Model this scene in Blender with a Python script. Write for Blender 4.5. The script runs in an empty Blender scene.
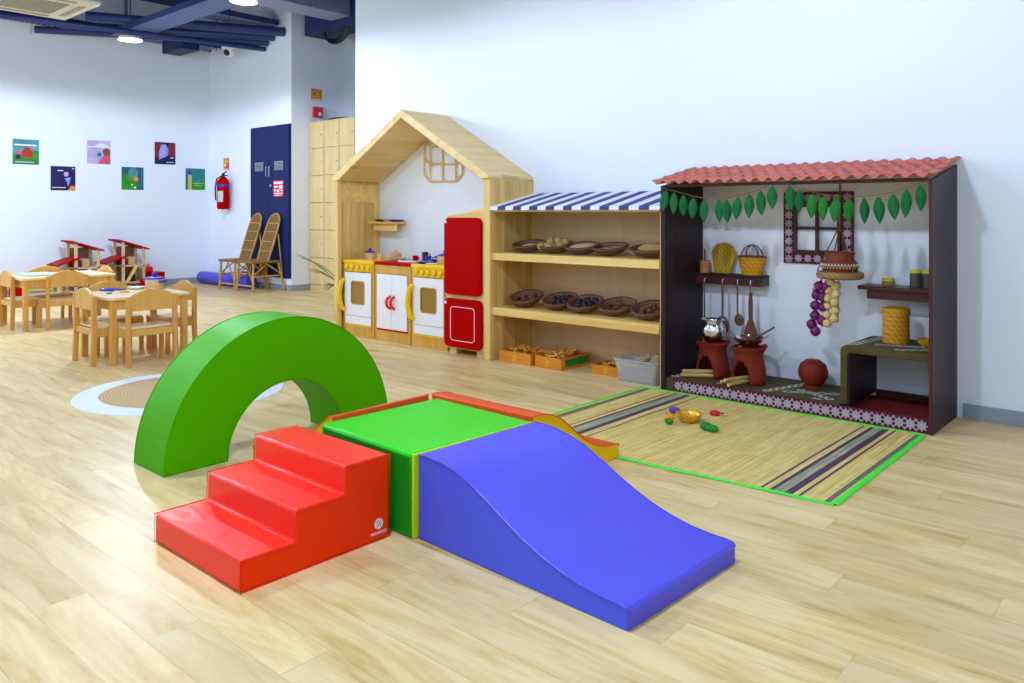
import bpy, bmesh, math, random
from mathutils import Vector, Matrix
random.seed(7)
PI=math.pi; R=math.radians
sc=bpy.context.scene; COL=sc.collection

# ------------------------------------------------------------------ materials
def _mix(nt,fac,a,b,mode='MIX'):
    n=nt.nodes.new('ShaderNodeMix'); n.data_type='RGBA'; n.blend_type=mode
    for s,v in ((n.inputs[0],fac),(n.inputs[6],a),(n.inputs[7],b)):
        if hasattr(v,'is_output'): nt.links.new(v,s)
        else: s.default_value=v if isinstance(v,(int,float)) else (*v,1) if len(v)==3 else v
    return n.outputs[2]
def _math(nt,op,a,b=None,c=None):
    n=nt.nodes.new('ShaderNodeMath'); n.operation=op
    for i,v in enumerate((a,b,c)):
        if v is None: continue
        if hasattr(v,'is_output'): nt.links.new(v,n.inputs[i])
        else: n.inputs[i].default_value=v
    return n.outputs[0]
def _new(name):
    m=bpy.data.materials.new(name); m.use_nodes=True; nt=m.node_tree
    p=nt.nodes['Principled BSDF']; return m,nt,p
def _coord(nt,scale=(1,1,1),world=False):
    if world:
        g=nt.nodes.new('ShaderNodeNewGeometry').outputs['Position']
    else: g=nt.nodes.new('ShaderNodeTexCoord').outputs['Object']
    mp=nt.nodes.new('ShaderNodeMapping'); mp.inputs['Scale'].default_value=scale
    nt.links.new(g,mp.inputs[0]); return mp.outputs[0]
def _noise(nt,vec,scale,detail=3,dist=0,rough=.5):
    n=nt.nodes.new('ShaderNodeTexNoise'); n.inputs['Scale'].default_value=scale
    n.inputs['Detail'].default_value=detail; n.inputs['Distortion'].default_value=dist; n.inputs['Roughness'].default_value=rough
    nt.links.new(vec,n.inputs['Vector']); return n.outputs['Fac']
def _bump(nt,p,h,strength,dist=.01):
    b=nt.nodes.new('ShaderNodeBump'); b.inputs['Strength'].default_value=strength; b.inputs['Distance'].default_value=dist
    nt.links.new(h,b.inputs['Height']); nt.links.new(b.outputs[0],p.inputs['Normal'])
def _ramp(nt,fac,stops,interp='LINEAR'):
    r=nt.nodes.new('ShaderNodeValToRGB'); cr=r.color_ramp; cr.interpolation=interp
    while len(cr.elements)<len(stops): cr.elements.new(.5)
    for e,(pos,c) in zip(cr.elements,stops): e.position=pos; e.color=(*c,1)
    nt.links.new(fac,r.inputs[0]); return r.outputs[0]

def plain(name,col,rough=.5,metal=0,var=.06,scale=25,bump=0,bscale=60,stretch=(1,1,1),spec=.3,coat=0,trans=0,alpha=1):
    m,nt,p=_new(name); v=_coord(nt,stretch)
    f=_noise(nt,v,scale)
    a=[min(1,c*(1-var)) for c in col]; b=[min(1,c*(1+var)) for c in col]
    r=nt.nodes.new('ShaderNodeMapRange'); r.inputs[1].default_value=.3; r.inputs[2].default_value=.7; nt.links.new(f,r.inputs[0])
    nt.links.new(_mix(nt,r.outputs[0],a,b),p.inputs['Base Color'])
    p.inputs['Roughness'].default_value=rough; p.inputs['Metallic'].default_value=metal
    p.inputs['Specular IOR Level'].default_value=spec; p.inputs['Coat Weight'].default_value=coat
    p.inputs['Transmission Weight'].default_value=trans; p.inputs['Alpha'].default_value=alpha
    if bump: _bump(nt,p,_noise(nt,v,bscale,2),bump,.005)
    return m
def emit(name,col,strength):
    m,nt,p=_new(name); p.inputs['Base Color'].default_value=(*col,1)
    p.inputs['Emission Color'].default_value=(*col,1); p.inputs['Emission Strength'].default_value=strength
    n=_noise(nt,_coord(nt),5); nt.links.new(_mix(nt,n,[c*.95 for c in col],col),p.inputs['Base Color']); return m
def wood(name,c1,c2,grain='z',board=0,across='x',rough=.45,line=(.3,.18,.06),knots=True,gs=9,world=False,spec=.35,lw=.035):
    m,nt,p=_new(name)
    st={'x':(.07,1,1),'y':(1,.07,1),'z':(1,1,.07)}[grain]
    v=_coord(nt,st,world); f=_noise(nt,v,gs,5,.8,.6); f2=_noise(nt,v,gs*5,2)
    ff=_math(nt,'ADD',_math(nt,'MULTIPLY',f,.75),_math(nt,'MULTIPLY',f2,.25))
    c=_ramp(nt,ff,[(.34,c2),(.62,c1)])
    if knots:
        st2={'x':(.45,1,1),'y':(1,.45,1),'z':(1,1,.45)}[grain]
        k=_noise(nt,_coord(nt,st2,world),7,1)
        kf=_ramp(nt,k,[(.74,(0,0,0)),(.8,(1,1,1))])
        c=_mix(nt,_math(nt,'MULTIPLY',kf,.55),c,[x*.55 for x in c2])
    if board:
        s=nt.nodes.new('ShaderNodeSeparateXYZ'); nt.links.new(_coord(nt,(1,1,1),world),s.inputs[0])
        a=s.outputs['xyz'.index(across)]
        q=_math(nt,'DIVIDE',a,board); fr=_math(nt,'FRACT',q); fl=_math(nt,'FLOOR',q)
        wn=nt.nodes.new('ShaderNodeTexWhiteNoise'); wn.noise_dimensions='1D'; nt.links.new(fl,wn.inputs['W'])
        tone=_math(nt,'MULTIPLY_ADD',wn.outputs['Value'],.22,.87)
        cc=nt.nodes.new('ShaderNodeCombineXYZ'); [nt.links.new(tone,cc.inputs[i]) for i in range(3)]
        c=_mix(nt,1.0,c,cc.outputs[0],'MULTIPLY')
        ln=_math(nt,'LESS_THAN',fr,lw); c=_mix(nt,_math(nt,'MULTIPLY',ln,.7),c,line)
    nt.links.new(c,p.inputs['Base Color']); p.inputs['Roughness'].default_value=rough; p.inputs['Specular IOR Level'].default_value=spec
    _bump(nt,p,f2,.08,.002)
    return m
def vinyl(name,col,rough=.32,wr=.35,tint=.75,spec=.32):
    m,nt,p=_new(name); v=_coord(nt)
    f=_noise(nt,v,3,2); nt.links.new(_mix(nt,f,[c*.93 for c in col],[min(1,c*1.07) for c in col]),p.inputs['Base Color'])
    p.inputs['Roughness'].default_value=rough; p.inputs['Specular IOR Level'].default_value=spec; tn=tint; p.inputs['Specular Tint'].default_value=(*[1-tn+tn*c/max(col) for c in col],1)
    big=_noise(nt,_coord(nt,(1,1.6,1)),5,2,1.2); fine=_noise(nt,v,260,2)
    h=_math(nt,'ADD',_math(nt,'MULTIPLY',big,1.0),_math(nt,'MULTIPLY',fine,.03))
    _bump(nt,p,h,wr*.5,.02); return m
def weave(name,c1,c2,scale=60,rough=.6,axis='z',bump=.6):
    m,nt,p=_new(name); v=_coord(nt)
    def wv(d,sc_):
        w=nt.nodes.new('ShaderNodeTexWave'); w.bands_direction=d; w.inputs['Scale'].default_value=sc_
        w.inputs['Distortion'].default_value=.6; w.inputs['Detail'].default_value=1; nt.links.new(v,w.inputs[0]); return w.outputs['Fac']
    a=wv('DIAGONAL',scale*.28); b=wv('Z' if axis=='z' else 'X',scale*.22)
    f=_math(nt,'MULTIPLY_ADD',a,.5,_math(nt,'MULTIPLY',b,.5))
    f=_math(nt,'ADD',_math(nt,'MULTIPLY',f,.8),_math(nt,'MULTIPLY',_noise(nt,v,40,2),.2))
    nt.links.new(_ramp(nt,f,[(.25,c2),(.7,c1)]),p.inputs['Base Color']); p.inputs['Roughness'].default_value=rough
    _bump(nt,p,f,bump,.004); return m
def floor_mat():
    m,nt,p=_new('oak plank flooring')
    g=nt.nodes.new('ShaderNodeNewGeometry').outputs['Position']
    s=nt.nodes.new('ShaderNodeSeparateXYZ'); nt.links.new(g,s.inputs[0]); X,Y=s.outputs[0],s.outputs[1]
    W=.157; L=1.46
    row=_math(nt,'FLOOR',_math(nt,'DIVIDE',_math(nt,'ADD',Y,20.06),W)); fy=_math(nt,'FRACT',_math(nt,'DIVIDE',_math(nt,'ADD',Y,20.06),W))
    off=_math(nt,'MULTIPLY',_math(nt,'MODULO',_math(nt,'MULTIPLY',row,.71),1.0),L)
    xs=_math(nt,'DIVIDE',_math(nt,'ADD',_math(nt,'ADD',X,40),off),L)
    cx=_math(nt,'FLOOR',xs); fx=_math(nt,'FRACT',xs)
    cid=nt.nodes.new('ShaderNodeCombineXYZ'); nt.links.new(row,cid.inputs[0]); nt.links.new(cx,cid.inputs[1])
    wn=nt.nodes.new('ShaderNodeTexWhiteNoise'); wn.noise_dimensions='2D'; nt.links.new(cid.outputs[0],wn.inputs['Vector'])
    shift=nt.nodes.new('ShaderNodeVectorMath'); shift.operation='ADD'
    sc2=nt.nodes.new('ShaderNodeVectorMath'); sc2.operation='SCALE'; nt.links.new(wn.outputs['Color'],sc2.inputs[0]); sc2.inputs['Scale'].default_value=9
    nt.links.new(g,shift.inputs[0]); nt.links.new(sc2.outputs[0],shift.inputs[1])
    mp=nt.nodes.new('ShaderNodeMapping'); mp.inputs['Scale'].default_value=(.16,1.0,1); nt.links.new(shift.outputs[0],mp.inputs[0])
    n1=_noise(nt,mp.outputs[0],9,5,1.0,.62); n2=_noise(nt,mp.outputs[0],60,3,.3)
    f=_math(nt,'ADD',_math(nt,'MULTIPLY',n1,.8),_math(nt,'MULTIPLY',n2,.2))
    c=_ramp(nt,f,[(.28,(.50,.30,.085)),(.42,(.69,.475,.185)),(.56,(.79,.60,.285)),(.74,(.85,.69,.37))])
    mp2=nt.nodes.new('ShaderNodeMapping'); mp2.inputs['Scale'].default_value=(.35,1,1); nt.links.new(shift.outputs[0],mp2.inputs[0])
    kn=_ramp(nt,_noise(nt,mp2.outputs[0],6,1),[(.73,(0,0,0)),(.80,(1,1,1))])
    c=_mix(nt,_math(nt,'MULTIPLY',kn,.5),c,(.36,.22,.10))
    tone=_math(nt,'MULTIPLY_ADD',wn.outputs['Value'],.15,.89)
    cc=nt.nodes.new('ShaderNodeCombineXYZ'); [nt.links.new(tone,cc.inputs[i]) for i in range(3)]
    c=_mix(nt,1.0,c,cc.outputs[0],'MULTIPLY')
    e=_math(nt,'MAXIMUM',_math(nt,'LESS_THAN',fy,.018),_math(nt,'LESS_THAN',fx,.0022))
    c=_mix(nt,_math(nt,'MULTIPLY',e,.32),c,(.25,.15,.07))
    nt.links.new(c,p.inputs['Base Color']); p.inputs['Specular IOR Level'].default_value=.2
    rr=_math(nt,'MULTIPLY_ADD',n2,.14,.30); nt.links.new(rr,p.inputs['Roughness'])
    _bump(nt,p,_math(nt,'SUBTRACT',n2,_math(nt,'MULTIPLY',e,2.)),.06,.002)
    return m
def straw_mat():
    m,nt,p=_new('striped straw')
    v=_coord(nt); s=nt.nodes.new('ShaderNodeSeparateXYZ'); nt.links.new(v,s.inputs[0]); X=s.outputs[0]
    f=_noise(nt,_coord(nt,(1,.02,1)),160,3); f2=_noise(nt,v,14,2)
    c=_ramp(nt,_math(nt,'ADD',_math(nt,'MULTIPLY',f,.8),_math(nt,'MULTIPLY',f2,.2)),[(.3,(.46,.31,.06)),(.5,(.74,.54,.16)),(.7,(.88,.71,.29))])
    P=(.045,.006,.08); G=(.16,.22,.13); D=(.10,.14,.10)
    def band(c,a,b,col,k=.95):
        t=_math(nt,'MULTIPLY',_math(nt,'GREATER_THAN',X,a),_math(nt,'LESS_THAN',X,b))
        return _mix(nt,_math(nt,'MULTIPLY',t,k),c,col)
    # local x=0 at left edge, 1.765 long
    for a,b,col in ((.03,.075,D),(.212,.222,P),(.252,.272,P),(.272,.335,G),(.335,.372,P),(.418,.430,P),
                    (1.448,1.460,P),(1.490,1.510,P),(1.510,1.555,G),(1.555,1.590,P),(1.612,1.624,P),(1.72,1.745,D)):
        c=band(c,a,b,col)
    st=_math(nt,'GREATER_THAN',_noise(nt,_coord(nt,(1,.01,1)),330,1),.52)
    g=_math(nt,'MAXIMUM',_math(nt,'MULTIPLY',_math(nt,'GREATER_THAN',X,.272),_math(nt,'LESS_THAN',X,.335)),
        _math(nt,'MULTIPLY',_math(nt,'GREATER_THAN',X,1.51),_math(nt,'LESS_THAN',X,1.555)))
    c=_mix(nt,_math(nt,'MULTIPLY',_math(nt,'MULTIPLY',st,g),.6),c,(.72,.62,.4))
    nt.links.new(c,p.inputs['Base Color']); p.inputs['Roughness'].default_value=.55; _bump(nt,p,f,.5,.003); return m
def jute_mat():
    m,nt,p=_new('braided jute'); v=_coord(nt)
    w=nt.nodes.new('ShaderNodeTexWave'); w.wave_type='RINGS'; w.rings_direction='Z'; w.inputs['Scale'].default_value=16; w.inputs['Distortion'].default_value=2.5
    w.inputs['Detail'].default_value=3; w.inputs['Detail Scale'].default_value=6; nt.links.new(v,w.inputs[0])
    nt.links.new(_ramp(nt,w.outputs['Fac'],[(.1,(.52,.32,.13)),(.6,(.66,.44,.22))]),p.inputs['Base Color'])
    p.inputs['Roughness'].default_value=.9; _bump(nt,p,w.outputs['Fac'],.6,.006); return m
def wall_mat(name,col):
    m,nt,p=_new(name); v=_coord(nt,(1,1,1),True); f=_noise(nt,v,1.2,3)
    nt.links.new(_mix(nt,f,[c*.985 for c in col],col),p.inputs['Base Color']); p.inputs['Roughness'].default_value=.6
    p.inputs['Specular IOR Level'].default_value=.3
    _bump(nt,p,_noise(nt,v,220,2),.04,.001); return m

WALL=wall_mat('cool white wall paint',(.82,.875,.95))
WALL2=wall_mat('grey column paint',(.50,.55,.62))
NAVY=plain('navy ceiling paint',(.018,.026,.11),.6,var=.15,scale=3)
NAVY2=plain('navy service paint',(.028,.040,.15),.4,var=.1)
TRAY=plain('galvanised cable tray',(.16,.20,.42),.4,.3,var=.1)
BEAM=plain('pale beam paint',(.28,.31,.55),.6)
FLOOR=floor_mat()
BASE=plain('grey skirting tile',(.30,.34,.42),.35,var=.05)
PINE=wood('pine vertical',(.80,.55,.19),(.60,.34,.07),'z',.095,'y')
PINEX=wood('pine front vertical',(.84,.60,.23),(.66,.41,.11),'z',0)
PINES=wood('pine along shelf',(.86,.62,.22),(.70,.43,.10),'x')
PINER=wood('pine roof boards',(.88,.68,.32),(.74,.50,.16),'y')
BEECH=wood('beech',(.76,.43,.11),(.58,.28,.05),'z',knots=False,gs=6)
BEECHT=wood('pale beech laminate top',(.86,.68,.38),(.78,.56,.26),'x',knots=False,gs=6,rough=.3)
LOCK=wood('pale locker wood',(.72,.54,.27),(.62,.42,.17),'z',knots=False,gs=5)
TOYW=wood('toy oven wood',(.72,.40,.08),(.56,.28,.04),'z',knots=False,gs=5)
TOYB=wood('light toy wood',(.75,.53,.30),(.60,.38,.18),'x',knots=False,gs=12)
ORW=wood('orange crate wood',(.70,.26,.02),(.52,.17,.01),'x',knots=False,gs=7)
BLOCK=wood('toy block wood',(.70,.34,.04),(.48,.20,.02),'x',knots=False,gs=12)
DARKW=wood('dark stained boards',(.038,.020,.026),(.020,.010,.014),'z',.083,'y',rough=.45,line=(.004,.002,.003),knots=False,spec=.18,lw=.09)
DARKE=wood('dark red stained edge',(.085,.020,.018),(.045,.012,.012),'z',knots=False,rough=.35)
BROWN=plain('dark brown frame',(.06,.022,.012),.4)
REDV=vinyl('red vinyl',(.95,.026,.010),tint=.25,spec=.4); 
REDS=vinyl('orange red vinyl side',(.85,.035,.0),wr=.12,rough=.45)
GRNV=vinyl('green vinyl',(.03,.62,.006)); GRNA=vinyl('leaf green vinyl',(.068,.38,.0),.5,.2,tint=.9,spec=.18)
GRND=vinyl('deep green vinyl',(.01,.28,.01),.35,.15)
LIME=vinyl('lime vinyl',(.50,.68,.01),.4,.1); BLUV=vinyl('blue vinyl',(.075,.07,.64),.38,.2,tint=.2,spec=.45)
BLUS=vinyl('periwinkle vinyl side',(.08,.115,.80),.42,.12)
ORGV=vinyl('orange vinyl',(.82,.10,.02),.35,.2); YELV=vinyl('yellow vinyl',(.85,.50,.005),.4,.12)
WHITE=plain('white paint',(.80,.80,.80),.4,var=.02); WHITEP=plain('white plastic',(.85,.85,.86),.3,var=.02)
YEL=plain('yellow toy paint',(.86,.55,.01),.35,var=.05); RED=plain('red toy paint',(.42,.0,.001),.4,var=.04,spec=.03)
REDH=plain('bright red plastic',(.75,.02,.02),.3); BLUE=plain('royal blue plastic',(.03,.04,.42),.35)
BLK=plain('black plastic',(.015,.015,.018),.4); GREY=plain('grey metal',(.45,.47,.50),.35,.6)
ALU=plain('polished aluminium',(.78,.78,.76),.18,1,var=.04,bump=.15,bscale=30)
IRON=plain('tarnished iron',(.10,.07,.05),.4,.6); COPW=plain('dark coconut wood',(.16,.065,.03),.45)
DOORB=plain('navy door paint',(.014,.022,.10),.5,var=.04,spec=.1)
CREAM=plain('cream ac plastic',(.72,.70,.60),.45,var=.02); ACG=plain('ac grille',(.33,.34,.30),.6)
TERRA=plain('red clay',(.20,.016,.004),.7,var=.18,scale=8,bump=.15); TERRB=plain('brown clay',(.22,.045,.015),.6,var=.2,scale=9)
TILE=plain('terracotta roof tile',(.62,.17,.12),.5,var=.14,scale=7,bump=.1)
OLIVE=plain('olive cow dung green paint',(.070,.054,.010),.7,var=.18,scale=14,bump=.25)
MAROON=plain('maroon paint',(.09,.004,.016),.5); LAV=plain('lavender flower print',(.40,.32,.40),.6); MARC=plain('dark red cloth',(.20,.012,.010),.75)
CHALK=plain('white rice paint',(.62,.60,.50),.8)
WICK=weave('dark wicker',(.24,.10,.045),(.05,.018,.010),70)
WICKG=weave('golden bamboo weave',(.64,.31,.004),(.44,.19,.0),55,bump=.4); WICKY=weave('yellow bamboo weave',(.50,.34,.01),(.32,.20,.004),60,axis='x')
CANE=weave('cane',(.34,.18,.03),(.12,.05,.008),60); CANEP=plain('cane pole',(.48,.28,.06),.45,var=.25,scale=20)
STRAW=straw_mat(); BIND=plain('bright green cloth binding',(.06,.80,.04),.6,bump=.2)
JUTE=jute_mat(); RUGW=plain('white felt rug',(.74,.76,.78),.85,var=.03,bump=.2)
LEAF=plain('felt leaf green',(.001,.125,.03),.7,var=.2,scale=30); LEAF2=plain('felt leaf yellow green',(.008,.17,.012),.7,var=.2,scale=30); RIB=plain('leaf rib',(.03,.26,.05),.7)
STRING=plain('jute string',(.20,.13,.06),.9); ROPE=plain('coir rope',(.14,.08,.03),.9)
ONION=plain('purple onion',(.14,.008,.10),.35,var=.3,scale=30,stretch=(1,1,.3)); GARLIC=plain('cream garlic',(.66,.46,.17),.5,var=.1)
BREAD=plain('pale baked clay',(.62,.46,.24),.7,var=.1,bump=.2); BREAD2=plain('golden clay bun',(.42,.27,.10),.7,var=.15,bump=.2)
PINKC=plain('pinkish pieces',(.55,.35,.25),.7,var=.2); DARKF=plain('dark dried fruit',(.03,.02,.025),.5,var=.4,scale=40); BRNF=plain('brown dried pods',(.16,.06,.03),.55,var=.3,scale=40)
STRIPEB=plain('navy awning cloth',(.045,.05,.22),.7); STRIPEW=plain('white awning cloth',(.80,.81,.84),.7)
PLANT=plain('palm green',(.05,.18,.03),.45,var=.3); POT=plain('dark plant pot',(.03,.03,.03),.5)
CLEAR=plain('milky clear plastic',(.80,.84,.88),.15,var=.01,trans=.55,spec=.5,alpha=.55)
GLASS=plain('smoky jar glass',(.10,.10,.07),.08,var=.1,trans=.3); SPICE=plain('ochre spice',(.30,.20,.04),.8)
GOLD=plain('golden woven metal',(.80,.42,.03),.35,.5,var=.3,scale=60)
ORANGE=plain('orange felt',(.90,.28,.01),.7); FELTG=plain('green felt',(.01,.22,.02),.7,var=.2); FELTP=plain('purple felt',(.12,.03,.35),.6); FELTR=plain('red felt',(.60,.015,.015),.6)
LAMP=emit('lit diffuser',(.93,.97,1.0),14)
SKYP=plain('print teal sky',(.08,.27,.33),.5,var=.3,scale=6); GRP=plain('print green field',(.03,.25,.015),.5,var=.3,scale=9); REDP=plain('print barn red',(.45,.02,.015),.5)
VIOL=plain('print night violet',(.018,.010,.09),.5,var=.2); PALP=plain('print pale violet',(.52,.40,.66),.5,var=.2,scale=9); PINKP=plain('print pink',(.60,.10,.16),.5,var=.2); ORP=plain('print orange',(.80,.28,.04),.5)
TEALP=plain('print teal',(.02,.22,.21),.5,var=.3,scale=8); TEALD=plain('print dark teal',(.015,.12,.18),.5,var=.2); BLP=plain('print light blue',(.25,.35,.75),.5,var=.2,scale=12); DRP=plain('print dark red',(.22,.02,.03),.5,var=.3); BRP=plain('print brown',(.22,.08,.04),.5); SIGNO=plain('sign orange',(.70,.16,.03),.5,var=.1); SIGNR=plain('sign red',(.62,.03,.05),.5)

# ------------------------------------------------------------------ mesh builder
class MB:
    def __init__(s): s.v=[]; s.f=[]; s.m=[]
    def add(s,vs,fs,mat=0,M=None):
        b=len(s.v)
        for v in vs:
            v=Vector(v); s.v.append(tuple(M@v) if M else tuple(v))
        for f in fs: s.f.append([b+i for i in f]); s.m.append(mat)
        return s
    def bx(s,x0,x1,y0,y1,z0,z1,mat=0,M=None):
        vs=[(x,y,z) for z in (z0,z1) for y in (y0,y1) for x in (x0,x1)]
        return s.add(vs,[(0,2,3,1),(4,5,7,6),(0,1,5,4),(2,6,7,3),(0,4,6,2),(1,3,7,5)],mat,M)
    def prism(s,poly,ax,a,b,mat=0,M=None,capmat=None):
        n=len(poly)
        def p(u,v,w): return {'x':(w,u,v),'y':(u,w,v),'z':(u,v,w)}[ax]
        vs=[p(u,v,a) for u,v in poly]+[p(u,v,b) for u,v in poly]
        s.add(vs,[(i,(i+1)%n,n+(i+1)%n,n+i) for i in range(n)],mat,M)
        cm=mat if capmat is None else capmat
        return s.add(vs,[tuple(range(n))[::-1],tuple(range(n,2*n))],cm,M)
    def tube(s,pts,r,n=8,mat=0,closed=False,M=None,caps=True):
        pts=[Vector(p) for p in pts]; k=len(pts); rs=r if isinstance(r,(list,tuple)) else [r]*k
        vs=[]; up=None
        for i,p in enumerate(pts):
            a=pts[i-1] if (i>0 or closed) else p; b=pts[(i+1)%k] if (i<k-1 or closed) else p
            t=(b-a); t=t.normalized() if t.length>1e-9 else Vector((0,0,1))
            if up is None:
                up=Vector((0,0,1)) if abs(t.z)<.9 else Vector((1,0,0))
            u=(up-t*up.dot(t)); u=u.normalized() if u.length>1e-6 else t.orthogonal().normalized(); w=t.cross(u); up=u
            for j in range(n):
                th=2*PI*j/n; vs.append(p+(u*math.cos(th)+w*math.sin(th))*rs[i])
        fs=[]
        for i in range(k if closed else k-1):
            for j in range(n):
                a=i*n+j; b=i*n+(j+1)%n; c=((i+1)%k)*n+(j+1)%n; d=((i+1)%k)*n+j; fs.append((a,b,c,d))
        if caps and not closed: fs.append(tuple(range(n))[::-1]); fs.append(tuple((k-1)*n+j for j in range(n)))
        return s.add(vs,fs,mat,M)
    def cyl(s,p0,p1,r0,r1=None,n=20,mat=0,M=None): return s.tube([p0,p1],[r0,r0 if r1 is None else r1],n,mat,M=M)
    def lathe(s,prof,n=28,mat=0,M=None,skip=None):
        vs=[(r*math.cos(2*PI*j/n),r*math.sin(2*PI*j/n),z) for r,z in prof for j in range(n)]
        fs=[]
        for i in range(len(prof)-1):
            for j in range(n):
                if skip and skip(i,j): continue
                fs.append((i*n+j,i*n+(j+1)%n,(i+1)*n+(j+1)%n,(i+1)*n+j))
        s.add(vs,fs,mat,M)
        return s
    def ell(s,c,r,n=14,mat=0,M=None):
        k=max(6,n//2+2); prof=[(math.sin(PI*i/(k-1)),-math.cos(PI*i/(k-1))) for i in range(k)]
        prof[0]=(1e-4,-1); prof[-1]=(1e-4,1)
        T=Matrix.Translation(c)@Matrix.Diagonal((*((r,)*3 if isinstance(r,(int,float)) else r),1))
        return s.lathe(prof,n,mat,(M@T) if M else T)
    def torus(s,c,R_,r,n=28,m=8,mat=0,M=None,sx=1,sy=1,ax='z'):
        pts=[]
        for i in range(n):
            a=2*PI*i/n; u,v=R_*sx*math.cos(a),R_*sy*math.sin(a)
            pts.append({'z':(c[0]+u,c[1]+v,c[2]),'y':(c[0]+u,c[1],c[2]+v),'x':(c[0],c[1]+u,c[2]+v)}[ax])
        return s.tube(pts,r,m,mat,True,M)
    def build(s,name,mats,parent=None,bevel=0,seg=2,smooth=40,solid=0):
        me=bpy.data.meshes.new(name); me.from_pydata(s.v,[],s.f)
        if not isinstance(mats,(list,tuple)): mats=[mats]
        for m in mats: me.materials.append(m)
        me.polygons.foreach_set('material_index',s.m)
        bm=bmesh.new(); bm.from_mesh(me); bmesh.ops.remove_doubles(bm,verts=bm.verts,dist=1e-6); bmesh.ops.recalc_face_normals(bm,faces=bm.faces); bm.to_mesh(me); bm.free()
        me.shade_smooth(); me.set_sharp_from_angle(angle=R(smooth))
        o=bpy.data.objects.new(name,me); COL.objects.link(o)
        if parent: o.parent=parent
        if solid: md=o.modifiers.new('thickness','SOLIDIFY'); md.thickness=solid; md.offset=-1
        if bevel:
            md=o.modifiers.new('bevel','BEVEL'); md.width=bevel; md.segments=seg; md.limit_method='ANGLE'; md.angle_limit=R(35)
            md.harden_normals=False
        return o
def Bx(*a): return MB().bx(*a)
def tag(o,label,cat,group=None,kind=None):
    o['label']=label; o['category']=cat
    if group: o['group']=group
    if kind: o['kind']=kind
    return o
def thing(name,label,cat,loc=(0,0,0),rz=0,group=None):
    o=bpy.data.objects.new(name,None); COL.objects.link(o); o.empty_display_size=.1
    o.location=loc; o.rotation_euler=(0,0,rz); return tag(o,label,cat,group)
def struct(name,mb,mats,parent=None,**k):
    o=mb.build(name,mats,parent,**k)
    if not parent: o['kind']='structure'
    return o
KIDS={}
def kids(o): return [c for c in COL.objects if c.parent==o]
def copy_tree(o,parent=None,cache=None):
    c=o.copy(); COL.objects.link(c)
    if parent: c.parent=parent
    for ch in kids(o): copy_tree(ch,c)
    return c
def dup(o,loc,rz,label,group=None):
    c=copy_tree(o); c.location=loc; c.rotation_euler=(0,0,rz); c['label']=label
    if group: c['group']=group
    return c
def dup1(o,loc,rot,label=None,group=None,scale=None):
    c=o.copy(); COL.objects.link(c); c.location=loc; c.rotation_euler=rot
    if label: c['label']=label
    if group: c['group']=group
    if scale: c.scale=scale
    return c
def text_mesh(txt,size,name,mat,parent,M):
    cu=bpy.data.curves.new(name,'FONT'); cu.body=txt; cu.size=size; cu.extrude=.0006; cu.align_x='CENTER'
    to=bpy.data.objects.new(name,cu); COL.objects.link(to)
    dg=bpy.context.evaluated_depsgraph_get(); me=bpy.data.meshes.new_from_object(to.evaluated_get(dg)); bpy.data.objects.remove(to)
    me.transform(M); me.materials.clear(); me.materials.append(mat)
    o=bpy.data.objects.new(name,me); COL.objects.link(o); o.parent=parent; return o

# ------------------------------------------------------------------ setting
WY=5.21; CZ=4.6
struct('floor',Bx(-13.4,2.7,-5.2,7.9,-.12,0),FLOOR)
struct('ceiling',Bx(-13.4,2.7,-5.2,7.9,CZ,CZ+.12),NAVY)
struct('wall_left',Bx(-13.35,-12.98,-5.2,6.95,0,CZ),WALL)
struct('wall_far',Bx(-12.98,-10.48,6.75,7.58,0,CZ),WALL)
struct('wall_alcove',Bx(-12.98,-5,7.58,7.78,0,CZ),WALL2)
struct('wall_back',Bx(-6.876,2.7,WY,WY+.2,0,CZ),WALL)
struct('wall_right',Bx(2.5,2.7,-5.2,WY,0,CZ),WALL)
struct('wall_front',Bx(-12.98,2.5,-5.2,-5,0,CZ),WALL)
struct('wall_alcove_right',Bx(-5.2,-5,WY+.2,7.58,0,CZ),WALL)
struct('baseboard_back',Bx(-1.12,2.5,WY-.012,WY,0,.085),BASE,bevel=.003)
struct('baseboard_house',Bx(-6.876,-6.52,WY-.012,WY,0,.085),BASE,bevel=.003)
struct('baseboard_far',Bx(-12.98,-10.48,6.738,6.75,0,.09),BASE,bevel=.003)
struct('baseboard_left',Bx(-12.98,-12.968,-5,6.738,0,.09),BASE,bevel=.003)
struct('baseboard_alcove',Bx(-10.48,-10.468,6.738,7.14,0,.09),BASE,bevel=.003)
struct('trim_1',Bx(-9.75,-9.30,5.4,7.58,4.0,CZ),BEAM,bevel=.005)

# blue service doors
d=thing('door_1','pair of tall navy blue service doors behind the cane chairs','door',(-11.05,6.75,.185)); d['kind']='structure'
MB().bx(-.57,.57,-.012,.0,0,2.35).build('door_frame',DOORB,d,bevel=.003)
for s_ in (-1,1):
    lf=MB().bx(min(s_*.003,s_*.545),max(s_*.003,s_*.545),-.032,-.012,.02,2.33).build('door_leaf',DOORB,d,bevel=.003)
    vx=-.285 if s_<0 else .275
    g=MB().bx(vx-.12,vx+.12,-.038,-.032,1.655,1.79)
    for k in range(6): g.bx(vx-.105,vx+.105,-.044,-.038,1.665+k*.020,1.673+k*.020,1)
    g.build('vent_grille',[GREY,BLK],lf)
    hx=s_*.045
    h=MB().tube([(hx,-.032,1.56),(hx,-.06,1.57),(hx,-.06,1.71),(hx,-.032,1.72)],.008,8); h.build('door_handle',GREY,lf)
MB().cyl((.055,-.032,1.42),(.055,-.045,1.42),.022).build('lock',GREY,d)
sg=MB().bx(.13,.41,-.037,-.032,1.245,1.495,0)
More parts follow.
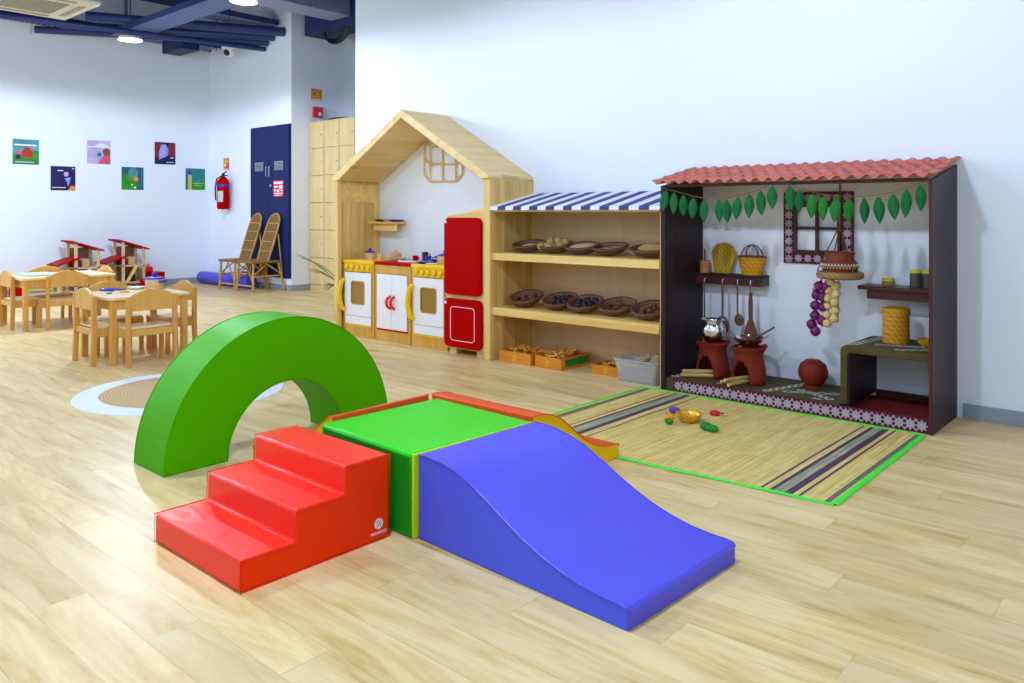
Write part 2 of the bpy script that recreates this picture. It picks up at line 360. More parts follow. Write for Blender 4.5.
for (x0,x1,z0,z1) in ((.15,.39,1.44,1.475),(.15,.27,1.385,1.41),(.30,.385,1.365,1.42),(.15,.20,1.33,1.36),(.23,.30,1.32,1.355),(.33,.39,1.33,1.35),(.15,.39,1.29,1.305),(.17,.35,1.262,1.275)):
    sg.bx(x0,x1,-.039,-.037,z0,z1,1)
sg=sg.build('warning_sign',[SIGNR,WHITE],d); sg['label']='red warning notice with white lettering'

# ------------------------------------------------------------------ ceiling services and lights
def make_light(x,y,label,LP):
    t=thing('ceiling_light',label,'ceiling light',(x,y,3.2),0,'round ceiling lights')
    MB().lathe([(1e-4,.05),(.09,.05),(.125,.03),(.13,0),(.118,0)],32).build('lamp_housing',WHITEP,t)
    MB().lathe([(.118,.004),(.06,-.004),(1e-4,-.006)],32).build('diffuser',LAMP,t)
    MB().cyl((0,0,.05),(0,0,1.4),.008,n=8).build('suspension_rod',NAVY2,t)
    ld=bpy.data.lights.new('downlight','SPOT'); ld.spot_size=R(180); ld.spot_blend=.14; ld.shadow_soft_size=.10; ld.energy=LP; ld.color=(.76,.905,1.15)
    lo=bpy.data.objects.new('downlight',ld); COL.objects.link(lo); lo.parent=t; lo.location=(0,0,-.03)
    pd=bpy.data.lights.new('diffuser_glow','POINT'); pd.energy=LP*.2; pd.color=ld.color; pd.shadow_soft_size=.05
    po=bpy.data.objects.new('diffuser_glow',pd); COL.objects.link(po); po.parent=t; po.location=(0,0,-.07)
LE=[[0,160,95,80],[355,195,95,80],[34,60,18,10],[16,160,18,10],[28,225,22,13],[32,43,110,110]]
for i,x in enumerate((-12.02,-9.49,-6.96,-4.43,-1.9,.63)):
    for j,y in enumerate((3.96,1.43,-1.1,-3.6)):
        if i==0 and j==0: continue
        lab='round lit ceiling light hanging just above the frame'
        if (i,j)==(1,0): lab='round lit ceiling light nearer the left wall, below the mesh cable tray'
        if (i,j)==(2,0): lab='round lit ceiling light at the very top edge, above the security camera'
        make_light(x,y,lab,LE[i][j])
ac=thing('air_conditioner','cream square ceiling cassette air conditioner with grey grille','air conditioner',(-8.56,2.63,3.2))
ac.rotation_euler=(0,0,0)
MB().prism([(-.475,-.475),(.475,-.475),(.475,.475),(-.475,.475)],'z',0,.035).build('panel',CREAM,ac,bevel=.012)
MB().bx(-.42,.42,-.42,.42,.035,.28).build('casing',GREY,ac,bevel=.01)
g=MB().bx(-.26,.26,-.26,.26,-.006,0)
for k in range(16): g.bx(-.25,.25,-.25+k*.032,-.238+k*.032,-.012,-.006)
g.build('intake_grille',ACG,ac)
for a in range(4):
    M=Matrix.Rotation(a*PI/2,4,'Z'); MB().bx(-.28,.28,.345,.405,-.005,.0,0,M).build('air_flap',BRP if 0 else ACG,ac,bevel=.002)
for sx in(-1,1):
    MB().cyl((sx*.4,0,.28),(sx*.4,0,1.38),.008,n=8).build('hanger_rod',NAVY2,ac)
def tray(name,label,x0,x1,y0,y1,z,along):
    t=thing(name,label,'cable tray',(0,0,0),0,None)
    rail=MB()
    if along=='x':
        rail.bx(x0,x1,y0,y0+.015,z,z+.08).bx(x0,x1,y1-.015,y1,z,z+.08)
    else: rail.bx(x0,x0+.015,y0,y1,z,z+.08).bx(x1-.015,x1,y0,y1,z,z+.08)
    rail.build('side_rail',NAVY2,t)
    m=MB(); L=(x1-x0) if along=='x' else (y1-y0); n=int(L/.07)
    for k in range(n):
        if along=='x': m.bx(x0+k*.07,x0+k*.07+.045,y0+.015,y1-.015,z,z+.006)
        else: m.bx(x0+.015,x1-.015,y0+k*.07,y0+k*.07+.045,z,z+.006)
    m.build('mesh_bed',TRAY,t)
    for k in range(int(L/1.5)+1):
        p=(x0+.2+k*1.5,(y0+y1)/2) if along=='x' else ((x0+x1)/2,y0+.2+k*1.5)
        MB().cyl((*p,z+.006),(*p,CZ),.01,n=6).build('hanger_rod',NAVY2,t)
tray('cable_tray','perforated cable tray running along the left wall under the ceiling',-12.85,-12.45,-4,6.7,3.92,'y')
tray('cable_tray','wide perforated cable tray crossing the room between the two lit lights',-12.3,-4.5,4.80,5.20,3.8,'x')
tray('cable_tray','pale perforated cable tray at the top edge left of the tall column',-11.2,-10.75,5.3,6.7,4.05,'y')
def pipe(label,a,b,r):
    t=MB().tube([a,b],r,14); o=t.build('ceiling_pipe',NAVY2); tag(o,label,'pipe')
W1=[(-10.667,6.745,3.94),(-10.944,6.745,3.90),(-11.116,6.745,3.84),(-11.202,6.745,3.75)]
Q=[(-11.302,5.482,3.94),(-11.78,5.422,3.9),(-12.014,5.303,3.84),(-11.617,4.437,3.75)]
labs=['thick navy pipe entering the far wall, highest of the four','second highest navy pipe entering the far wall','third navy pipe down entering the far wall','thin navy pipe entering the far wall, lowest of the four, above the camera']
for a,b,r,l in zip(W1,Q,(.07,.06,.055,.04),labs):
    a=Vector(a);b=Vector(b); e=a+(b-a)*1.9; pipe(l,tuple(a),tuple(e),r)
t=MB().bx(-12.6,-11.95,5.75,6.05,3.72,3.95); tag(t.build('duct_box',NAVY,bevel=.01),'dark navy square duct end under the ceiling left of the camera','duct')
t=MB().bx(-11.9,-5.0,3.0,3.5,4.1,4.4); tag(t.build('air_duct',NAVY2,bevel=.01),'long dark navy air duct under the ceiling behind the lights','duct')
t=MB().bx(-12.4,-6.0,1.2,1.35,3.75,3.9); tag(t.build('ceiling_channel',NAVY2,bevel=.01),'navy steel channel crossing beyond the air conditioner','channel')
t=MB().bx(-10.44,-6.9,6.95,7.35,3.88,4.6); o=t.build('duct_box',NAVY,bevel=.01); tag(o,'dark duct high above the wooden lockers','duct')
t=MB()
for k in range(4): t.tube([(-10.15+.06*k+.30*(1-math.cos(a_)),7.08-.03*k,3.90-(.14+.03*k)*math.sin(a_)) for a_ in [i*PI/10 for i in range(11)]],.02,8)
tag(t.build('cable_loop',BLK),'black bundle of cables looping below the duct over the lockers','cable')
t=thing('security_camera','small white security camera hanging above the far wall corner','camera',(-11.68,6.40,3.74)); t.scale=(1.3,1.3,1.3)
MB().bx(-.09,.09,-.06,.06,.02,.10).build('mount',WHITEP,t,bevel=.015); MB().cyl((0,0,.1),(0,0,.82),.012,n=8).build('suspension_rod',NAVY2,t)
MB().ell((0,0,-.01),(.07,.07,.065)).build('dome',WHITEP,t); MB().ell((.02,-.04,-.03),.04).build('lens',BLK,t)

# ------------------------------------------------------------------ left wall prints
def quad(m,x,y0,z0,u0,u1,v0,v1,mat,k):
    m.bx(x+.008+.0006*k,x+.0086+.0006*k,y0+u0,y0+u1,z0+v0,z0+v1,mat)
def poly(m,x,y0,z0,pts,mat,k): m.prism([(y0+a,z0+b) for a,b in pts],'x',x+.008+.0006*k,x+.0086+.0006*k,mat)
def circ(cx,cy,r,n=14,sy=1): return [(cx+r*math.cos(2*PI*i/n),cy+sy*r*math.sin(2*PI*i/n)) for i in range(n)]
def picture(y0,z0,label,bg,mats,shapes,w=.345,h=.365):
    m=MB(); k_=12.98/13.15; y0*=k_; w*=k_; z0=1.2+(z0-1.2)*k_; h*=k_
    m.bx(-12.98,-12.972,y0,y0+w,z0,z0+h,0)
    for k,(kind,a,mi) in enumerate(shapes):
        if kind=='q': quad(m,-12.98,y0,z0,a[0]*w,a[1]*w,a[2]*h,a[3]*h,mi,k)
        else: poly(m,-12.98,y0,z0,[(p[0]*w,p[1]*h) for p in a],mi,k)
    tag(m.build('picture_print',[bg]+mats),label,'picture','square prints on the left wall')
def lines(v,mi,u0=.1,u1=.6,n=2): return [('q',(u0,u1-.1*i,v+.06*i,v+.02+.06*i),mi) for i in range(n)]
picture(3.81,1.90,'square print of a red barn on a green field under teal sky',SKYP,[GRP,REDP,VIOL,WHITE,PINKP,TEALD],
 [('q',(0,1,0,.42),1),('q',(0,1,.0,.06),6),('q',(.75,1,.3,.55),1),('p',[(.33,.28),(.77,.28),(.77,.5),(.68,.63),(.55,.72),(.42,.63),(.33,.5)],2),('p',[(.1,.2),(.3,.2),(.26,.4),(.14,.4)],3),('p',circ(.2,.47,.09),5),('q',(.08,.8,.07,.1),4),('q',(.05,.9,.74,.80),4)])
picture(4.315,1.525,'dark violet print with a pale swirl and orange corner, lowest at left',VIOL,[PALP,ORP,WHITE,BLP],
 [('p',[(.7,.0),(1,.0),(1,.18),(.82,.2)],2),('p',circ(.62,.68,.1),1),('p',[(.55,.5),(.8,.55),(.75,.3),(.7,.15),(.65,.35)],4),('q',(.27,.5,.8,.84),3),('q',(.05,.6,.10,.13),3),('q',(.85,.95,.9,.93),3)])
picture(4.83,1.95,'pale violet and pink print, middle of the upper row',PALP,[WHITE,PINKP,BRP,TEALP],
 [('q',(0,1,.7,.75),1),('p',[(.3,.75),(.6,.9),(.95,.8),(.7,.7)],1),('p',[(.45,0),(1,0),(1,.4),(.85,.5),(.65,.3)],2),('p',circ(.83,.52,.17),3),('p',circ(.52,.4,.1),4),('q',(.0,.4,.1,.3),0)])
picture(5.35,1.555,'green and dark teal print with a pale blue disc, lower row centre',TEALD,[GRP,BLP,ORP,WHITE,SKYP],
 [('p',[(0,0),(.75,0),(.75,.3),(.4,.6),(0,.8)],1),('p',circ(.52,.75,.24),5),('p',circ(.65,.48,.11),3),('p',circ(.6,.1,.05),4),('p',circ(.47,.22,.04),4),('q',(.9,.93,.1,.9),5)])
picture(5.88,1.99,'dark print with a pale blue shape between red curtains, nearest the corner',VIOL,[DRP,BLP,WHITE,PALP],
 [('q',(0,.3,.3,1),1),('q',(.65,1,.3,.95),1),('p',[(.2,.2),(.62,.4),(.66,.7),(.5,.92),(.3,.88),(.2,.55)],2),('p',[(.3,.45),(.5,.5),(.45,.8),(.3,.75)],4),('p',[(0,0),(1,0),(1,.4),(.7,.4)],0),('q',(.55,.9,.08,.11),3),('q',(.75,.9,.28,.33),3)])
picture(6.405,1.575,'teal green print with a thin tan tower, lower row nearest the corner',TEALP,[GRP,BREAD,WHITE,BLUE],
 [('q',(0,1,0,.4),1),('q',(.12,.3,0,.72),2),('p',[(.1,.7),(.32,.7),(.2,.95)],4),('q',(.35,.9,.3,.31),3),('q',(.4,.85,.2,.21),3)])
picture(3.3,1.93,'pink print cut off by the left edge of the photo',PALP,[PINKP],[('q',(.0,1,.4,.7),1)])

def wall_sign(y,axis,pos,z0,z1,a,b,label,mats,bars):
    m=MB()
    if axis=='far': m.bx(a,b,6.744,6.75,z0,z1,0); [m.bx(a+(b-a)*p,a+(b-a)*q,6.742,6.744,z0+(z1-z0)*r,z0+(z1-z0)*s_,mi) for p,q,r,s_,mi in bars]
    else: m.bx(-10.48,-10.474,a,b,z0,z1,0); [m.bx(-10.474,-10.472,a+(b-a)*p,a+(b-a)*q,z0+(z1-z0)*r,z0+(z1-z0)*s_,mi) for p,q,r,s_,mi in bars]
    tag(m.build('wall_sign',mats),label,'sign')
wall_sign(0,'far',0,1.895,2.095,-12.50,-12.32,'small orange notice on the wall above the fire extinguisher',[SIGNO,WHITE,YEL,SIGNR],[(.2,.8,.62,.8,2),(.2,.5,.3,.55,1),(.55,.85,.2,.5,3),(.1,.9,.05,.12,1)])
wall_sign(0,'col',0,2.925,3.10,7.10,7.29,'orange safety notice high on the grey column side',[SIGNO,WHITE,YEL,BLK],[(.12,.5,.3,.8,2),(.2,.4,.42,.68,3),(.6,.85,.2,.85,2),(.68,.78,.4,.7,3),(.08,.92,.05,.14,1)])
t=thing('fire_call_point','red fire alarm call point below the safety notice','fire alarm',(-10.48,7.2,2.74))
MB().bx(0,.045,-.085,.085,-.08,.08).build('case',SIGNR,t,bevel=.006)
MB().bx(.045,.048,-.0,.055,-.055,.0).build('press_panel',WHITE,t)
# extinguisher
t=thing('fire_extinguisher','red fire extinguisher with pale label hung on the far wall','fire extinguisher',(-12.28,6.62,1.24),R(50))
MB().lathe([(1e-4,0),(.085,0),(.1,.03),(.1,.42),(.085,.48),(.045,.52),(.03,.54)],28).build('cylinder_body',RED,t)
MB().bx(-.065,.02,-.106,-.08,.12,.30).build('label_plate',GREY,t,bevel=.003)
MB().lathe([(.102,.37),(.102,.41)],28).build('band',BLUE,t)
MB().cyl((0,0,.54),(0,0,.58),.025).cyl((-.02,0,.575),(.06,-.03,.62),.012,n=8).cyl((-.02,0,.56),(.07,-.03,.56),.01,n=8).build('valve_handle',BLK,t)
MB().tube([(0,-.02,.56),(-.09,-.05,.5),(-.115,-.05,.35),(-.11,-.04,.15)],.012,8).build('hose',BLK,t)
MB().bx(-.03,.03,.02,.13,.25,.42,0,Matrix.Rotation(-R(50),4,'Z')).build('wall_bracket',GREY,t)

# lockers
t=thing('locker_unit','tall pale wooden locker unit with rows of small square doors','locker',(-10.478,7.06,0))
MB().bx(0,1.52,.02,.42,0,2.58).build('cabinet_body',LOCK,t,bevel=.004)
zs=[.09,.50,.92,1.335,1.75,2.165,2.565]
for i in range(4):
    for j in range(6):
        x0=.01+i*.378; dr=MB().bx(x0+.006,x0+.370,0,.02,zs[j]+.006,zs[j+1]-.008).build('locker_door',LOCK,t,bevel=.004)
        MB().ell((x0+.325,-.012,(zs[j]+zs[j+1])/2),.012,10).build('knob',GREY,dr)
tag(MB().lathe([(1e-4,0),(.17,0),(.21,.03),(.20,.05),(.15,.04),(1e-4,.03)],24,0,Matrix.Translation((-10.05,7.35,2.58))@Matrix.Diagonal((1.2,.8,1,1))).build('woven_tray',WICK),'flat dark woven tray lying on top of the lockers','tray')

# ------------------------------------------------------------------ cane chairs
def cane_chair(label,loc):
    t=thing('cane_chair',label,'chair',loc,0,'cane chairs by the blue doors')
    P=.018
    for sx in (-1,1):
        MB().tube([(sx*.23,-.24,0),(sx*.21,-.22,.44)],P,8).build('leg',CANEP,t)
        MB().tube([(sx*.232,.29,0),(sx*.20,.20,.44)],P,8).build('leg',CANEP,t)
        MB().tube([(sx*.222,-.23,.24),(sx*.215,.25,.24)],P*.7,8).tube([(sx*.22,-.22,.26),(sx*.205,.0,.42)],P*.6,8).tube([(sx*.22,.24,.26),(sx*.205,.0,.42)],P*.6,8).build('side_brace',CANEP,t)
    MB().tube([(-.225,-.235,.14),(0,-.22,.42),(.225,-.235,.14)],P*.6,8).tube([(-.23,-.235,.10),(.23,-.235,.10)],P*.7,8).build('front_brace',CANEP,t)
    st=MB().tube([(-.23,-.24,.45),(.23,-.24,.45),(.22,.2,.45),(-.22,.2,.45)],.018,8,closed=True)
    for k in range(16): st.tube([(-.215+k*.0287,-.24,.455),(-.205+k*.0273,.2,.455)],.011,6)
    st.build('seat',CANE,t)
    # back: arched panel reclined to the wall
    def bp(u,v): # v 0..1 height
        y=.05+.24*v; return (u,y,.44+.73*v)
    fr=[bp(-.15,0),bp(-.165,.4),bp(-.16,.75)]+[bp(-.155*math.cos(a),.80+.2*math.sin(a)) for a in [i*PI/8 for i in range(0,9)]]+[bp(.16,.75),bp(.165,.4),bp(.15,0)]
    MB().tube(fr,.015,8).build('back_frame',CANEP,t)
    b=MB()
    for k in range(13):
        u=-.135+k*.0225; top=.80+.2*math.sqrt(max(0,1-(u/.155)**2)); b.tube([bp(u,0),bp(u*1.06,.5),bp(u,top)],.0085,6)
    b.build('back_slats',CANE,t)
    b=MB()
    for v in (.02,.22,.42,.62,.8): b.tube([bp(-.165,v),bp(.165,v)],.010,6)
    b.build('back_crossbars',CANEP,t)
    for sx in(-1,1): MB().tube([(sx*.225,.27,.10),(sx*.165,.22,.86)],.010,6).build('back_strut',CANEP,t)
    return t
cane_chair('cane chair with tall rounded back, the left one nearest the fire extinguisher',(-11.35,6.42,0))
cane_chair('cane chair with tall rounded back, the right one nearest the column',(-10.83,6.42,0))
tag(MB().lathe([(1e-4,0),(.09,0),(.105,.02),(.105,1.58),(.09,1.6),(1e-4,1.6)],8,0,Matrix.Translation((-12.83,6.53,.1))@Matrix.Rotation(PI/2,4,'Y')@Matrix.Rotation(PI/8,4,'Z')).build('bolster',BLUV,smooth=60),'blue bolster lying along the wall under the cane chairs','bolster')

# potted palm beyond the play house
t=thing('potted_palm','thin green palm mostly hidden behind the left side of the play house','plant',(-6.80,5.03,0))
MB().lathe([(1e-4,.10),(.05,.10),(.07,.30),(.06,.30),(1e-4,.27)],20).build('pot',POT,t)
for a in (150,270,30): MB().tube([(.05*math.cos(R(a)),.05*math.sin(R(a)),.16),(.11*math.cos(R(a)),.11*math.sin(R(a)),.15),(.12*math.cos(R(a)),.12*math.sin(R(a)),0)],.008,6).build('stand_leg',POT,t)
MB().tube([(0,0,.27),(.0,0,.42)],.010,8).build('stem',PLANT,t)
for (dx,dy,dz) in ((-.66,-.10,.36),(-.52,-.03,.20),(-.60,.05,.28),(-.40,.06,.02),(.05,.1,.5)):
    m=MB(); B0=Vector((0,0,.34)); pts=[B0+Vector((dx*s_,dy*s_,dz*s_+.07*math.sin(s_*PI))) for s_ in [i/10 for i in range(11)]]
    m.tube(pts,[.004]*11,5)
    u=Vector((dx,dy,dz)).normalized(); sidev=Vector((-dy,dx,0)).normalized()
    for k in range(4,11):
        for sd in (-1,1):
            p=pts[k]; dirv=(u*.20+sidev*sd*.05+Vector((0,0,.02*sd-.01)))*(1.15-.06*k)
            q=p+dirv; mid=p+dirv*.45; sv=Vector((0,0,1)).cross(dirv).normalized()*.006+Vector((0,0,.006))
            m.add([p,mid+sv,q,mid-sv],[(0,1,2,3)])
    m.build('frond',PLANT,t)

# ------------------------------------------------------------------ play house
h=thing('play_house','pine play house frame with a pitched plank roof around the toy kitchen','play house',(0,0,0))
XL,XR,AX,YF,YB=-6.50,-4.40,-5.475,4.667,5.205
MB().bx(XL,XL+.058,YF,YF+.05,0,1.505).build('corner_post',PINEX,h,bevel=.004)
MB().bx(XR-.068,XR,YF,YF+.05,0,1.47).build('corner_post',PINEX,h,bevel=.004)
MB().bx(XL,XL+.02,YF+.05,YB,0,1.512).build('side_panel',PINE,h,bevel=.002)
MB().bx(XL+.02,XL+.03,YF+.05,YB,1.29,1.47).build('top_rail',PINES,h)
MB().bx(XL+.02,XL+.034,YB-.07,YB,0,1.44).build('back_post',PINEX,h,bevel=.003)
MB().bx(XR-.04,XR,YF+.05,YB,0,1.46).build('side_panel',PINE,h,bevel=.002)
def roofp(x0,z0,x1,z1,th):
    m=MB(); m.prism([(x0,z0),(x1,z1),(x1,z1+th),(x0,z0+th*.25 if x0<AX else z0+th)],'y',YF-.02,YB)
    return m
MB().prism([(XL-.005,1.505),(XL-.005,1.535),(AX,2.115),(AX,2.04),(XL+.085,1.505)],'y',YF-.02,YB).build('roof_panel',PINER,h,bevel=.003)
MB().prism([(XR+.005,1.47),(XR+.005,1.495),(AX,2.115),(AX,2.04),(XR-.085,1.47)],'y',YF-.02,YB).build('roof_panel',PINER,h,bevel=.003)
# decorative window on the wall
t=thing('window_frame','little pine bay window frame fixed on the wall inside the play house gable','window frame',(-5.515,5.21,0))
w=MB()
def bar(a,b,r=.011): w.tube([(a[0],-.014,a[1]),(b[0],-.014,b[1])],r,4)
WP=dict(A=(-5.775,1.899),B=(-5.775,1.565),C=(-5.691,1.49),D=(-5.336,1.485),E=(-5.251,1.548),F=(-5.251,1.668),G=(-5.685,1.821),H=(-5.517,1.826),I=(-5.517,1.494),J=(-5.345,1.735),K=(-5.775,1.721),L=(-5.685,1.659),M=(-5.345,1.646),N=(-5.259,1.665))
for e_ in ('AB','BC','CD','DE','EF','AG','GC','GH','HI','HJ','JD','JF','KL','LM','MN'):
    p_,q_=WP[e_[0]],WP[e_[1]]; bar((p_[0]+5.515,p_[1]),(q_[0]+5.515,q_[1]),.010)
w.build('wooden_bars',PINES,t)
# little shelf
t=thing('wall_shelf','short pine shelf on the wall above the toy ovens','shelf',(0,0,0))
MB().bx(-6.44,-6.045,5.03,5.208,1.080,1.100).build('shelf_board',PINES,t,bevel=.003); MB().bx(-6.40,-6.045,5.07,5.088,1.010,1.080).build('front_lip',PINES,t,bevel=.003)
for x,mt,lb in ((-6.33,IRON,'stack of dark toy plates at the left of the small pine shelf'),(-6.20,TOYB,'small wooden bowl in the middle of the small pine shelf'),(-6.10,BLUE,'flat blue toy dish at the right of the small pine shelf')):
    m=MB().lathe([(1e-4,0),(.05,0),(.075,.022),(.07,.022),(.045,.006),(1e-4,.006)],20)
    o=m.build('toy_dish',mt); o.location=(x,5.12,1.100); tag(o,lb,'dish')

def oven(label,x0,x1,yf=4.73):
    t=thing('toy_oven',label,'toy oven',((x0+x1)/2,yf,0),0,'toy ovens in the play house'); w=(x1-x0)/2
    MB().bx(-w,w,.018,.45,0,.70).build('oven_body',TOYW,t,bevel=.004)
    MB().bx(-w,-w+.035,0,.018,0,.70).bx(w-.035,w,0,.018,0,.70).bx(-w+.035,w-.035,0,.018,0,.10).build('face_frame',TOYW,t,bevel=.002)
    MB().bx(-w,w,-.012,.47,.70,.735).build('counter_top',YEL,t,bevel=.006)
    MB().bx(-w+.035,w-.035,-.004,.018,.622,.70).build('control_panel',YEL,t,bevel=.003)
    for k in range(5):
        x=-w+.075+k*(2*w-.15)/4; kn=MB().prism([(x+a*.028,.662+b*.030) for a,b in ((0,-1),(.7,-.3),(1,.4),(.5,1),(0,.6),(-.5,1),(-1,.4),(-.7,-.3))],'y',-.026,-.004).build('knob',YEL,t,bevel=.005)
    d=MB()
    # door with a rounded window hole
    X0,X1,Z0,Z1=-w+.04,w-.04,.20,.615; a,b,c,e=-.10,.105,.31,.53
    for q in ((X0,a,Z0,Z1),(b,X1,Z0,Z1),(a,b,Z0,c),(a,b,e,Z1)): d.bx(q[0],q[1],-.012,0,q[2],q[3])
    d=d.build('oven_door',WHITEP,t)
    MB().bx(a-.002,b+.002,-.006,-.002,c-.002,e+.002).build('window_pane',plain('amber acrylic',(.32,.19,.05),.15) if 'amber acrylic' not in bpy.data.materials else bpy.data.materials['amber acrylic'],d)
    m=MB(); pts=[(a+.02,c),(b-.02,c),(b,c+.02),(b,e-.02),(b-.02,e),(a+.02,e),(a,e-.02),(a,c+.02)]
    m.tube([(p[0],-.012,p[1]) for p in pts],.005,6,closed=True).build('window_trim',TOYW,d)
    hx=-w+.035; m=MB().tube([(hx,-.012,.545),(hx-.012,-.04,.52),(hx-.03,-.05,.42),(hx-.03,-.05,.36),(hx-.012,-.04,.27),(hx+.01,-.012,.24)],[.02,.022,.024,.024,.022,.02],10); m.build('door_handle',YEL,d)
    MB().bx(-w+.04,w-.04,-.010,0,.115,.195).build('drawer_front',WHITEP,t,bevel=.003)
    MB().bx(-w+.035,w-.035,-.012,.0,.10,.113).build('yellow_strip',YEL,t)
    return t
oven('toy oven with yellow knobs at the left end of the play kitchen',-6.435,-5.955)
oven('toy oven with yellow knobs between the white sink cupboard and red refrigerator',-5.425,-4.96)
t=thing('toy_sink_cupboard','toy sink cupboard with two white doors and curved red handles','toy cupboard',(-5.69,4.73,0))
MB().bx(-.25,.25,.018,.45,0,.705).build('cupboard_body',TOYW,t,bevel=.004)
MB().bx(-.25,-.215,0,.018,0,.705).bx(.215,.25,0,.018,0,.705).bx(-.215,.215,0,.018,0,.10).bx(-.215,.215,0,.018,.625,.705).build('face_frame',TOYW,t,bevel=.002)
MB().bx(-.25,.25,-.01,.47,.705,.735).build('counter_top',RED,t,bevel=.005)
MB().lathe([(.15,.012),(.16,.012),(.16,.0),(.14,.0),(.11,-.05) if 0 else (.13,.003),(1e-4,.003)],28,0,Matrix.Translation((.06,.22,.735))@Matrix.Diagonal((1.15,.85,1,1))).build('basin',WHITEP,t)
for s_ in (-1,1):
    dd=MB().bx(min(s_*.002,s_*.213),max(s_*.002,s_*.213),-.012,0,.115,.62).build('cupboard_door',WHITEP,t,bevel=.003)
    hx=s_*.03; MB().tube([(hx+.014,-.012,.305),(hx-.004,-.035,.33),(hx-.012,-.04,.365),(hx-.004,-.035,.40),(hx+.014,-.012,.425)],.013,8).build('door_handle',REDH,dd)
MB().bx(-.215,.215,-.01,0,.10,.114).build('red_strip',RED,t)
# fridge
t=thing('toy_refrigerator','red two door toy refrigerator with rounded corners and wooden case','toy refrigerator',(-4.70,4.66,0))
MB().prism([(-.215,.05),(.225,.05),(.225,1.24),(-.0,1.19),(-.215,1.17)],'y',.02,.46).build('fridge_case',PINES,t,bevel=.006)
def rrect(x0,x1,z0,z1,r,n=5,top=0):
    p=[]
    for cx,cz,a0 in ((x1-r,z0+r,-90),(x1-r,z1-r,0),(x0+r,z1-r,90),(x0+r,z0+r,180)):
        for k in range(n+1): a=R(a0+90*k/n); p.append((cx+r*math.cos(a),cz+r*math.sin(a)))
    return p
dd=MB().prism(rrect(-.218,.212,.505,1.15,.05),'y',-.012,.018).build('freezer_door',RED,t,bevel=.006)
MB().cyl((-.195,-.012,1.115),(-.195,-.018,1.115),.012).build('hinge_pin',WHITEP,dd)
dd=MB().prism(rrect(-.218,.218,.065,.475,.05),'y',-.012,.018).build('fridge_door',RED,t,bevel=.006)
MB().cyl((-.195,-.012,.435),(-.195,-.018,.435),.012).build('hinge_pin',WHITEP,dd)
m=MB().tube([(a,-.013,b) for a,b in rrect(-.135,.145,.125,.405,.03)],.0028,6,closed=True); m.build('outline_panel',WHITE,dd)
for x in(-.16,.16): MB().bx(x-.04,x+.04,.04,.12,0,.055).build('foot',TOYB,t,bevel=.003)

# toy kitchenware
def toy_pot(label,loc,body,lid,sc_=1,handles=True):
    t=thing('toy_pot',label,'toy pot',loc,.3)
    MB().lathe([(1e-4,0),(.042*sc_,0),(.05*sc_,.01*sc_),(.05*sc_,.055*sc_),(.044*sc_,.055*sc_),(.044*sc_,.012),(1e-4,.012)],24).build('pot_body',body,t)
    l=MB().lathe([(.052*sc_,.055*sc_),(.05*sc_,.063*sc_),(.02*sc_,.07*sc_),(1e-4,.072*sc_)],24).build('pot_lid',lid,t)
    MB().ell((0,0,.082*sc_),.014*sc_,10).build('knob',lid,l)
    if handles:
        for s_ in(-1,1): MB().tube([(s_*.045*sc_,-.015,.042*sc_),(s_*.075*sc_,-.012,.045*sc_),(s_*.075*sc_,.012,.045*sc_),(s_*.045*sc_,.015,.042*sc_)],.007*sc_,8).build('pot_handle',lid,t)
    return t
toy_pot('wooden toy pot with blue lid on the left toy oven',(-6.30,4.95,.735),TOYB,BLUE,1.1,False)
toy_pot('wooden toy pot with blue lid and handles beside the red refrigerator',(-5.17,4.9,.735),TOYB,BLUE,1.3)
toy_pot('light wooden toy canister standing behind the toy sink',(-6.0,5.03,.735),TOYB,TOYB,1.05,False)
def cup(label,loc,mt,r=.026,hh=.05,hd=True):
    t=thing('toy_mug',label,'toy mug',loc,random.uniform(0,1))
    MB().lathe([(1e-4,0),(r*.85,0),(r,hh),(r*.85,hh),(r*.72,.006),(1e-4,.006)],20).build('mug_body',mt,t)
    if hd: MB().tube([(r*.9,0,hh*.8),(r*1.6,0,hh*.75),(r*1.6,0,hh*.35),(r*.85,0,hh*.25)],.005,6).build('mug_handle',mt,t)
cup('small wooden cube-like toy shaker on the left oven, beside the blue lidded pot',(-6.17,4.86,.735),TOYB,.03,.055,False)
cup('wooden toy cup with red mark at the right of the left oven',(-6.08,4.9,.735),TOYB,.028,.06,False)
cup('brown toy mug behind the sink basin',(-5.60,5.05,.735),BROWN,.03,.085)
cup('red toy mug beside the brown mug behind the basin',(-5.68,5.0,.735),RED,.026,.05)
cup('blue toy mug left of the second oven top',(-5.50,5.0,.735),BLUE,.028,.055)
cup('small blue toy cup beside the blue lidded pot',(-5.34,4.92,.735),BLUE,.025,.035)
tag(MB().lathe([(1e-4,0),(.05,0),(.08,.015),(.075,.018),(.045,.005),(1e-4,.005)],24,0,Matrix.Translation((-5.33,4.80,.735))).build('toy_dish',BLUE),'flat blue toy dish at the front of the second oven','dish')
tag(MB().bx(-5.27,-5.12,4.755,4.80,.735,.748).build('toy_spatula',TOYB,bevel=.004),'wooden toy spatula lying on the second oven front','spatula')
tag(MB().lathe([(1e-4,0),(.05,0),(.07,.025),(.064,.025),(.045,.006),(1e-4,.006)],24,0,Matrix.Translation((-6.03,4.83,.735)) if 0 else Matrix.Translation((-5.86,4.95,.735))).build('toy_dish',TOYB),'round wooden toy dish left of the sink basin','dish')

